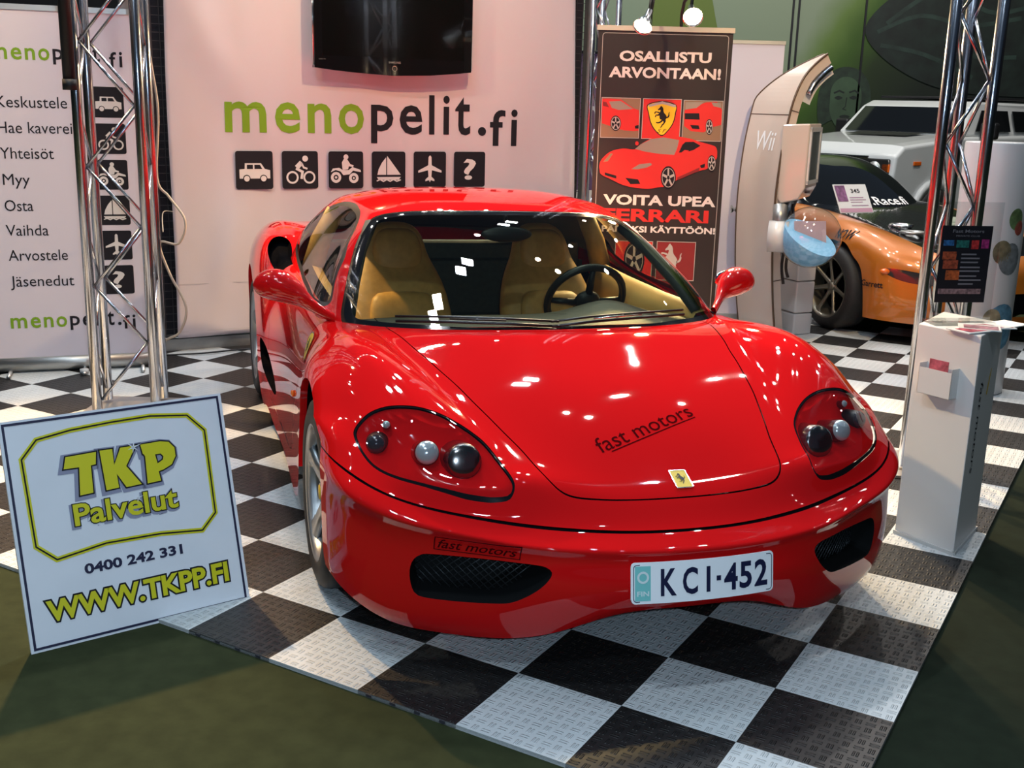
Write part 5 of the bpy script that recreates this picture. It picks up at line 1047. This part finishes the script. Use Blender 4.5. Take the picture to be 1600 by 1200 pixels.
TUNER_ROWS = [
 [(0,-.93,.16),(.25,-.93,.16),(.50,-.88,.16),(.68,-.76,.16),(.80,-.60,.16),(.855,-.47,.16),(.865,-.40,.16)],
 [(0,-.98,.30),(.25,-.975,.30),(.50,-.92,.30),(.68,-.80,.30),(.81,-.62,.31),(.868,-.47,.32),(.875,-.39,.32)],
 [(0,-.96,.46),(.25,-.95,.46),(.50,-.90,.46),(.68,-.78,.47),(.815,-.60,.48),(.872,-.46,.49),(.882,-.36,.48)],
 [(0,-.88,.60),(.25,-.87,.60),(.50,-.82,.60),(.68,-.71,.61),(.81,-.55,.62),(.868,-.40,.60),(.885,-.30,.56)],
 [(0,-.55,.70),(.25,-.55,.70),(.50,-.52,.705),(.67,-.45,.72),(.79,-.36,.715),(.860,-.28,.68),(.888,-.22,.62)],
 [(0,.0,.78),(.25,.0,.78),(.50,.0,.79),(.66,.0,.82),(.77,.0,.81),(.855,.0,.75),(.888,.0,.66)],
 [(0,.55,.85),(.25,.55,.85),(.48,.55,.86),(.64,.55,.87),(.76,.55,.84),(.84,.55,.70),(.865,.5,.30)],
 [(0,.9,.89),(.25,.9,.89),(.46,.9,.89),(.62,.9,.89),(.75,.9,.86),(.84,.9,.66),(.86,.9,.18)],
 [(0,2.0,.92),(.25,2.0,.92),(.46,2.0,.92),(.62,2.0,.92),(.75,2.0,.88),(.85,2.0,.66),(.865,2.0,.18)],
 [(0,2.6,.95),(.25,2.6,.95),(.46,2.6,.95),(.62,2.6,.95),(.76,2.6,.92),(.87,2.6,.72),(.88,2.6,.40)],
 [(0,3.3,.93),(.25,3.3,.93),(.46,3.28,.93),(.60,3.25,.92),(.72,3.2,.88),(.82,3.15,.66),(.84,3.1,.25)],
 [(0,3.4,.40),(.25,3.4,.40),(.46,3.38,.40),(.60,3.35,.38),(.72,3.3,.35),(.80,3.2,.30),(.82,3.15,.25)],
]
TUNER_TOP = [
 [(0,.55,.83),(.30,.57,.83),(.52,.66,.83),(.66,.82,.83),(.74,1.0,.83)],
 [(0,.95,1.06),(.28,.97,1.06),(.50,1.03,1.05),(.60,1.10,1.02),(.72,1.2,.86)],
 [(0,1.30,1.21),(.26,1.31,1.21),(.46,1.34,1.19),(.54,1.40,1.13),(.71,1.45,.88)],
 [(0,1.75,1.24),(.26,1.75,1.24),(.45,1.75,1.22),(.54,1.75,1.15),(.71,1.75,.90)],
 [(0,2.40,1.12),(.26,2.40,1.12),(.44,2.40,1.10),(.54,2.35,1.05),(.70,2.3,.90)],
 [(0,3.0,.92),(.26,3.0,.92),(.44,3.0,.91),(.54,2.95,.90),(.66,2.9,.88)],
]
def build_tuner():
    th = R(21.7); t = thing('tuned_car', (3.235, 8.80, 0), th, 'orange tuned coupe with black bonnet and dark screen parked behind the kiosk', 'car')
    ORANGE = mat('orange_paint', (.52, .15, .012), .35, .2, 1., .05); CARBON = mat('black_bonnet', (.006, .006, .007), .15, 0, 1.); GUN = mat('bronze_alloy', (.22, .20, .16), .35, .8)
    b = sheet_of(Surf(TUNER_ROWS), 8, 10)
    for cy, cz, r in ((0, .32, .365), (2.5, .33, .375)):
        f = np.where(b.V[:, 0] > .5, np.hypot(b.V[:, 1]-cy, b.V[:, 2]-cz)-r, .5); _, b, seg = b.cut(f)
        V, F = walls(seg, lambda p, n: p+A3(-.3, 0, 0)); V2, F2 = two_sided(V, F); 
        for k in (0, 1): mesh('arch_liner', V if k else [(-x, y, z) for x, y, z in V], F, DARK, t)
    HOODP = smooth_loop([(-.2, -.80), (0, -.80), (.30, -.79), (.50, -.70), (.56, -.50), (.60, 0), (.62, .40), (.66, .80), (.66, 1.3), (-.2, 1.3)], 4)
    hf = np.where(b.V[:, 2] > .55, poly_sdf(b.V[:, :2], HOODP), .5); h, b, _ = b.cut(hf)
    LP = smooth_loop([(.50, .50), (.60, .515), (.72, .535), (.80, .545), (.845, .535), (.83, .50), (.76, .46), (.62, .445), (.52, .46)], 4)
    lf = np.where(b.V[:, 1] < -.2, poly_sdf(b.V[:, [0, 2]], LP), .5); l, b, _ = b.cut(lf)
    IP = smooth_loop([(-.2, .22), (0, .22), (.35, .22), (.45, .26), (.42, .36), (.30, .39), (0, .39), (-.2, .39)], 3)
    inf = np.where(b.V[:, 1] < -.2, poly_sdf(b.V[:, [0, 2]], IP), .5); it, b, _ = b.cut(inf)
    sheet_mesh('body_shell', both(b), ORANGE, t); hd = sheet_mesh('bonnet', both(h), CARBON, t); sheet_mesh('lower_grille', both(it.shifted(-.03)), DARK, t)
    for side in (1, -1):
        q = l if side > 0 else l.mirrored(); sheet_mesh('headlight', q.shifted(-.004), mat('dark_lamp', (.03, .03, .03), .08, 0, 1.), t)
        MB().ball((side*.812, -.545, .518), (.05, .04, .026), 8).build('indicator', mat('amber_lens', (.8, .14, .01), .15, 0, 1.), t)
        mb = MB(); mb.box((side*.88, 1.2, .16), (.05, 1.5, .06)); mb.build('side_skirt', ORANGE, t, .015)
    tp = sheet_of(Surf(TUNER_TOP), 8, 10); WP = smooth_loop([(-.2, .50), (0, .5), (.30, .54), (.50, .66), (.60, .84), (.56, 1.06), (.47, 1.28), (.25, 1.27), (-.2, 1.26)], 3)
    wf = np.where(tp.V[:, 1] < 1.4, poly_sdf(tp.V[:, :2], WP), .5); w, tp, _ = tp.cut(wf)
    ws = sheet_mesh('windshield', both(w), mat('dark_car_glass', (.006, .007, .008), .04, 0, 1.), t); sheet_mesh('roof', both(tp), CARBON, t)
    MB().box((0, 1.2, .30), (1.4, 3.0, .4)).build('underbody', DARK, t)
    for x, y, r in ((-.80, 0, .325), (.80, 0, .325), (-.80, 2.5, .335), (.80, 2.5, .335)): side_tyre('wheel', (x, y, r), r, .235, 0 if x > 0 else PI, t, 7, GUN, .74)
    # lettering
    def on_screen(body, x0, x1, z0, z1, m, par):
        V, F = fit(text2(body, .02), x0, z0, x1, z1); out = []
        P = Surf(TUNER_TOP); u = np.linspace(0, 2, 60); v = np.linspace(0, 2.4, 50); G = P.grid(u, v).reshape(-1, 3); G = np.vstack([G, G*A3(-1, 1, 1)])
        for x, z in V: i = ((G[:, 0]-x)**2+(G[:, 2]-z)**2).argsort()[:4]; out.append((x, G[i, 1].mean()-.012, z+.006))
        return mesh('lettering', out, F, m, par)
    on_screen('www.Race.fi', -.34, .36, .875, .935, PAPER, ws)
    side = Surf(TUNER_ROWS); u = np.linspace(2, 6, 90); v = np.linspace(3.5, 6, 60); G = (side.grid(u, v)*A3(-1, 1, 1)).reshape(-1, 3)
    def on_side(body, y0, y1, z0, z1, m):
        V, F = fit(text2(body, .02), y0, z0, y1, z1); out = []
        for y, z in V: i = ((G[:, 1]+y)**2+(G[:, 2]-z)**2).argsort()[:4]; out.append((G[i, 0].mean()-.010, -y, z))
        return mesh('lettering', out, F, m, t)
    on_side('Garrett', .385, .56, .395, .44, BLACK_INK); on_side('NOW', .02, .20, .70, .77, BLACK_INK)
    MB().tube([(-.60, -.95, .43), (.60, -.95, .43)], .004, 6).build('bumper_joint', DARK, t)
    for i, (x, y, z) in enumerate(((-.40, -.30, .765), (-.20, -.40, .75), (.05, -.30, .765), (-.30, -.05, .79))): 
        MB().lathe([(.085, .0), (.095, .012), (.085, .022), (.06, .022), (.055, .0)], (x, y, z-.014), n=20).build('bonnet_vent', CHROME if i % 2 else STEEL, t)
    # cards displayed on the car
    ct, st_ = math.cos(th), math.sin(th)
    def car2w(x, y, z): return A3(3.235+ct*x-st_*y, 8.80+st_*x+ct*y, z)
    c = thing('info_card', label='white exhibitor card numbered 345 propped on the orange car\'s bonnet by its screen', cat='card'); o = car2w(-.62, .28, .852); P = Panel(o[0], o[1], th+.05, o[2], .55)
    P.slab(0, 0, .33, .25, .006).build('card_sheet', PAPER, c); P.put('purple_picture', blob([(.01, .10), (.11, .10), (.11, .24), (.01, .24)]), mat('purple_picture', (.22, .09, .20), .5, noise=.5, nscale=30), c); P.put('card_number', line('345', .16, .175, .25, .035, .02), BLACK_INK, c); P.put('card_lines', art(*[blob([(.13, y), (.13+l_, y), (.13+l_, y+.007), (.13, y+.007)]) for y, l_ in ((.13, .14), (.11, .16), (.09, .12), (.06, .17))]), mat('mauve_ink', (.4, .25, .35), .6), c); P.put('pink_strip', blob([(.005, .005), (.325, .005), (.325, .04), (.005, .04)]), mat('pink_strip', (.55, .30, .40), .5), c)
    c = thing('spec_sheet', label='pale green specification sheet leaning on the orange car\'s bonnet', cat='card'); o = car2w(-.28, -.62, .70); P = Panel(o[0], o[1], th-.2, o[2], .9)
    P.slab(0, 0, .22, .30, .004).build('sheet', mat('pale_green_paper', (.40, .44, .34), .6), c); P.put('sheet_lines', art(*[blob([(.02, y), (.19, y), (.19, y+.006), (.02, y+.006)]) for y in np.arange(.03, .26, .03)]), mat('grey_ink', (.2, .22, .18), .6), c)
build_tuner()

def build_suv():
    # Y runs from the nose to the rear, X to its left
    h = A3(-.77, -.64); th = math.atan2(-h[0]*-1, -h[1]) ; rear = -h; th = math.atan2(-rear[0], rear[1]); t = thing('off_road_car', (4.26, 13.86, 0), th, 'white boxy off-road car with chrome grille standing behind the orange car', 'car')
    WP = mat('white_car_paint', (.62, .64, .63), .3, 0, .8); GL = mat('dark_car_glass', (.006, .007, .008), .04, 0, 1.)
    V = []; hw = .93
    prof = [(-.85, .55), (-.87, .95), (-.84, 1.16), (-.70, 1.26), (.55, 1.36), (.62, 1.36), (3.55, 1.40), (3.70, 1.36), (3.72, .55), (3.6, .45), (-.7, .45)]
    secs = [(-hw, -.02, 1.), (-hw*.96, .0, 1.015), (-hw*.80, .02, 1.03), (0, .025, 1.035), (hw*.80, .02, 1.03), (hw*.96, .0, 1.015), (hw, -.02, 1.)]
    k = len(prof); mb = MB(); VV = []; FF = []
    for x, dy, sz in secs:
        for y, z in prof: VV.append((x, y, .45+(z-.45)*(sz if z > .9 else 1)))
    for i in range(len(secs)-1):
        for j in range(k): FF.append((i*k+j, i*k+(j+1) % k, (i+1)*k+(j+1) % k, (i+1)*k+j))
    FF += [tuple(range(k))[::-1], tuple((len(secs)-1)*k+j for j in range(k))]; FF = [f[::-1] for f in FF]
    mb.add(VV, FF).build('body_shell', WP, t, .03, 3)
    cab = MB(); pr = [(.60, 1.38), (.95, 1.74), (1.10, 1.79), (3.45, 1.79), (3.62, 1.70), (3.68, 1.38)]; VV = []; FF = []
    for x, ins in ((-.86, 0), (-.74, 1), (.74, 1), (.86, 0)):
        for y, z in pr: VV.append((x*(1 if z < 1.5 else .88) if abs(x) > .8 else x*.98, y, z if abs(x) < .8 or z < 1.5 else z-.03))
    k = len(pr)
    for i in range(3):
        for j in range(k): FF.append((i*k+j, i*k+(j+1) % k, (i+1)*k+(j+1) % k, (i+1)*k+j))
    FF += [tuple(range(k))[::-1], tuple(3*k+j for j in range(k))]; cab.add(VV, [f[::-1] for f in FF]).build('cabin', WP, t, .03, 3)
    mesh('windshield', [(-.76, .600, 1.41), (.76, .600, 1.41), (.68, .895, 1.715), (-.68, .895, 1.715)], [(0, 1, 2, 3)], GL, t)
    for s in (1, -1):
        for y0, y1 in ((1.02, 1.75), (1.87, 2.65), (2.78, 3.45)):
            o = mesh('side_window', [(s*.872, y0+(.0 if y0 > 1.1 else -.12), 1.44), (s*.872, y1, 1.44), (s*.800, y1, 1.69), (s*.800, y0+(.0 if y0 > 1.1 else .10), 1.69)], [(0, 1, 2, 3)], GL, t); md = o.modifiers.new('t', 'SOLIDIFY'); md.thickness = .01
        MB().box((s*1.02, .95, 1.45), (.20, .12, .20)).build('side_mirror', BLACK, t, .03)
        MB().box((s*.935, -.42, 1.08), (.02, .15, .045)).build('side_marker', mat('amber_lens', (.8, .14, .01), .15, 0, 1.), t, .006)
        mb = MB(); mb.lathe([(.40, -.02), (.50, -.02), (.50, .04), (.40, .04)], (s*.93, 0, .40), 'X', 36, close=True); mb.build('arch_flare', WP, t)
        mb = MB(); mb.lathe([(0, s*.015), (.41, s*.015)], (s*.93, 0, .40), 'X', 36); mb.build('arch_liner', DARK, t)
        for y in (0, 2.84): side_tyre('wheel', (s*.86, y, .40), .40, .26, 0 if s > 0 else PI, t, 7, ALLOY, .62)
        MB().lathe([(.0, -.90), (.075, -.90), (.085, -.86)], (s*.68, 0, 1.02), 'Y', 20).build('headlight', mat('lamp_clear', (.5, .5, .48), .1, .6, 1.), t); MB().box((s*.82, -.865, 1.03), (.10, .03, .10)).build('indicator', mat('amber_lens', (.8, .14, .01), .15, 0, 1.), t, .01)
    g = MB().box((0, -.865, 1.02), (1.74, .03, .22)).build('grille_panel', mat('grille_black', (.02, .02, .02), .3, 0, .5), t, .02); MB().box((0, -.875, 1.14), (1.2, .02, .035)).build('grille_bar', CHROME, t, .008)
    for k in range(8): MB().box((-.49+k*.14, -.882, 1.02), (.055, .03, .20)).build('grille_slat', CHROME, g, .012)
    mesh('bonnet_scoop', [(-.42, .12, 1.375), (.42, .12, 1.375), (.46, .50, 1.405), (-.46, .50, 1.405)], [(0, 1, 2, 3)], BLACK, t)
    MB().box((0, -.90, .70), (1.80, .18, .24)).build('front_bumper', mat('grey_bumper', (.06, .06, .065), .5), t, .03); MB().box((0, 2.2, 1.835), (1.2, 2.2, .03)).build('roof_rack', BLKMETAL, t, .01)
build_suv()

def build_back():
    # painted side of the hall's partition: pale panels, a sprayed green sweep and airbrushed figures in dark green
    m = bpy.data.materials.new('airbrushed_wall'); m.use_nodes = True; nt = m.node_tree; b = nt.nodes['Principled BSDF']; b.inputs['Roughness'].default_value = .5
    tc = nt.nodes.new('ShaderNodeTexCoord'); sp = nt.nodes.new('ShaderNodeSeparateXYZ'); nt.links.new(tc.outputs['Object'], sp.inputs[0])
    def M(op, x, y):
        n = nt.nodes.new('ShaderNodeMath'); n.operation = op
        for i, v in enumerate((x, y)):
            if isinstance(v, (int, float)): n.inputs[i].default_value = v
            else: nt.links.new(v, n.inputs[i])
        return n.outputs[0]
    nz = nt.nodes.new('ShaderNodeTexNoise'); nz.inputs['Scale'].default_value = 1.1; nz.inputs['Detail'].default_value = 4; nt.links.new(tc.outputs['Object'], nz.inputs['Vector'])
    K = 17.4/14.01; d = M('ADD', M('SUBTRACT', M('MULTIPLY', sp.outputs[0], 1/K), M('MULTIPLY', M('ADD', M('MULTIPLY', sp.outputs[2], 1/K), 1.619-1.619/K), .62)), M('MULTIPLY', nz.outputs['Fac'], .5))
    r = nt.nodes.new('ShaderNodeMapRange'); nt.links.new(d, r.inputs[0]); r.inputs[1].default_value = -.1; r.inputs[2].default_value = 4.9
    cr = nt.nodes.new('ShaderNodeValToRGB'); nt.links.new(r.outputs[0], cr.inputs[0]); e = cr.color_ramp.elements
    e[0].position = 0; e[0].color = (.20, .26, .17, 1); e[1].position = 1; e[1].color = (.006, .010, .008, 1)
    for p, c in ((.44, (.21, .26, .17)), (.51, (.10, .17, .03)), (.57, (.035, .085, .005)), (.65, (.012, .026, .004)), (.80, (.006, .011, .006))): x = e.new(p); x.color = (*c, 1)
    nt.links.new(cr.outputs[0], b.inputs['Base Color'])
    w = MB().box((8.3, 17.46, 3.5), (17.4, .10, 7.03)).build('wall_back', m); tag(w, 'grey green partition wall with a sprayed dark green mural at its right', 'wall', kind='structure')
    DW = mat('dark_hall_wall', (.012, .013, .015), .9)  # near-black base colour stands for the darkness of the unlit hall
    for nm, c, d in (('wall_left', (-14.05, 3, 3.5), (.10, 29, 7.03)), ('wall_back_left', (-7.25, 17.46, 3.5), (13.6, .10, 7.03)), ('wall_right', (17.05, 3, 3.5), (.10, 29, 7.03))): tag(MB().box(c, d).build(nm, DW), 'wall of the exhibition hall, its unlit darkness put into the colour', 'wall', kind='structure')
    class MuralPanel(Panel):
        def at(p, s, t, d=0.): return Panel.at(p, s*K, 1.619+(t-1.619)*K, d)
    P = MuralPanel(0, 17.4, 0.)
    for x in (.92, 3.25, 3.32, 4.12, 6.4): tag(P.slab(x-.012, .32, x+.012, 5.8, .02, .006).build('trim_'+str(int(x*100)), BLKMETAL), 'dark seam between two panels of the back wall', 'trim', kind='structure')
    mu = thing('mural_painting', label='airbrushed dark green mural of a face and a leather sleeve above the white car', cat='mural')
    SKIN = mat('mural_skin', (.035, .068, .034), .6, noise=.35, nscale=3); HAIR = mat('mural_hair', (.012, .026, .014), .6, noise=.5, nscale=8); LINE = mat('mural_line', (.006, .012, .008), .6); JACK = mat('mural_leather', (.0055, .012, .009), .55, noise=.6, nscale=5); SHINE = mat('mural_shine', (.016, .034, .026), .55, noise=.4, nscale=6)
    def face(cx, cz, k):
        L = lambda pts: [(cx+x*k, cz+z*k) for x, z in pts]
        P.put('painted_hair', blob(L(smooth_loop([(-.9, -.9), (-1.05, 0), (-.9, .8), (-.3, 1.35), (.5, 1.3), (1.0, .7), (1.1, -.2), (.9, -1.0), (.4, -.6), (-.4, -.7)], 4))), HAIR, mu, .004)
        P.put('painted_face', blob(L(smooth_loop([(-.55, .0), (-.5, .65), (-.1, 1.0), (.4, .9), (.7, .4), (.68, -.2), (.45, -.8), (.1, -1.1), (-.25, -.9), (-.5, -.45)], 4))), SKIN, mu, .006)
        P.put('painted_features', art(blob(L(smooth_loop([(-.38, .18), (-.22, .26), (-.05, .18), (-.22, .10)], 3))), blob(L(smooth_loop([(.22, .20), (.40, .28), (.56, .20), (.40, .12)], 3))), stroke(L([(-.42, .36), (-.2, .46), (0, .38)]), .07*k), stroke(L([(.2, .40), (.42, .48), (.6, .38)]), .07*k), stroke(L([(.12, .2), (.10, -.15), (.0, -.25), (.15, -.30)]), .04*k), blob(L(smooth_loop([(-.12, -.55), (.10, -.48), (.32, -.55), (.10, -.66)], 3)))), LINE, mu, .008)
    face(3.95, 1.74, .30)
    P.put('painted_sleeve', blob(smooth_loop([(x-.62, z+.02) for x, z in [(4.75, 2.60), (5.1, 3.0), (5.7, 3.25), (6.5, 3.3), (7.4, 3.2), (7.6, 2.4), (7.2, 1.9), (6.3, 1.85), (5.6, 1.95), (5.0, 2.25)]], 5)), JACK, mu, .012)
    P.put('sleeve_folds', art(*[stroke([(q[0]-.62, q[1]+.02) for q in smooth_loop(l, 4, False)], .05) for l in ([(4.9, 2.55), (5.4, 2.75), (6.0, 2.65), (6.6, 2.75)], [(4.95, 2.40), (5.5, 2.30), (6.1, 2.05)], [(5.0, 2.65), (5.5, 3.0), (6.2, 3.1)], [(5.7, 2.5), (6.1, 2.3), (6.6, 2.3)], [(5.9, 2.95), (6.3, 2.8), (6.9, 2.95)])]), SHINE, mu, .015)
    # leaf-shaped green emblem sprayed on the pale panel
    P.put('painted_leaf', blob(smooth_loop([(1.55, 2.35), (1.9, 2.35), (2.35, 2.35), (2.32, 2.7), (2.15, 3.2), (1.8, 3.5), (1.6, 3.0)], 5)), mat('leaf_green', (.11, .16, .02), .6), mu, .004)
    # tall white column stand at the right
    c = thing('display_column', (2.80, 6.62, 0), label='white rounded display column with faded colour prints behind the right truss tower', cat='display')
    MB().lathe([(0, .002), (.185, .002), (.19, .01), (.19, 1.470), (.185, 1.478), (0, 1.478)], n=40).build('column', mat('column_white', (.60, .57, .55), .35), c)
    for nm, a, z, s, col in (('green_print', -1.15, 1.05, .05, (.10, .16, .06)), ('red_print_patch', -1.0, 1.0, .035, (.3, .06, .04)), ('olive_print', -1.5, .86, .055, (.16, .13, .07)), ('grey_print_patch', -1.2, .82, .075, (.16, .17, .17)), ('blue_print', -1.2, .42, .11, (.10, .22, .30)), ('beige_print', -1.55, .46, .055, (.30, .24, .14))):
        V = []; F = []; nr = 20
        for i in range(6):
            for k in range(nr): u = 2*PI*k/nr; an = a+s*i/5*math.cos(u)/.19; V.append((.1918*math.cos(an), .1918*math.sin(an), z+1.25*s*i/5*math.sin(u)))
        for i in range(5):
            for k in range(nr): F.append((i*nr+k, (i+1)*nr+k, (i+1)*nr+(k+1) % nr, i*nr+(k+1) % nr))
        mesh(nm, V, F, mat(nm, col, .5, noise=.4, nscale=25), c)
build_back()
build_car()
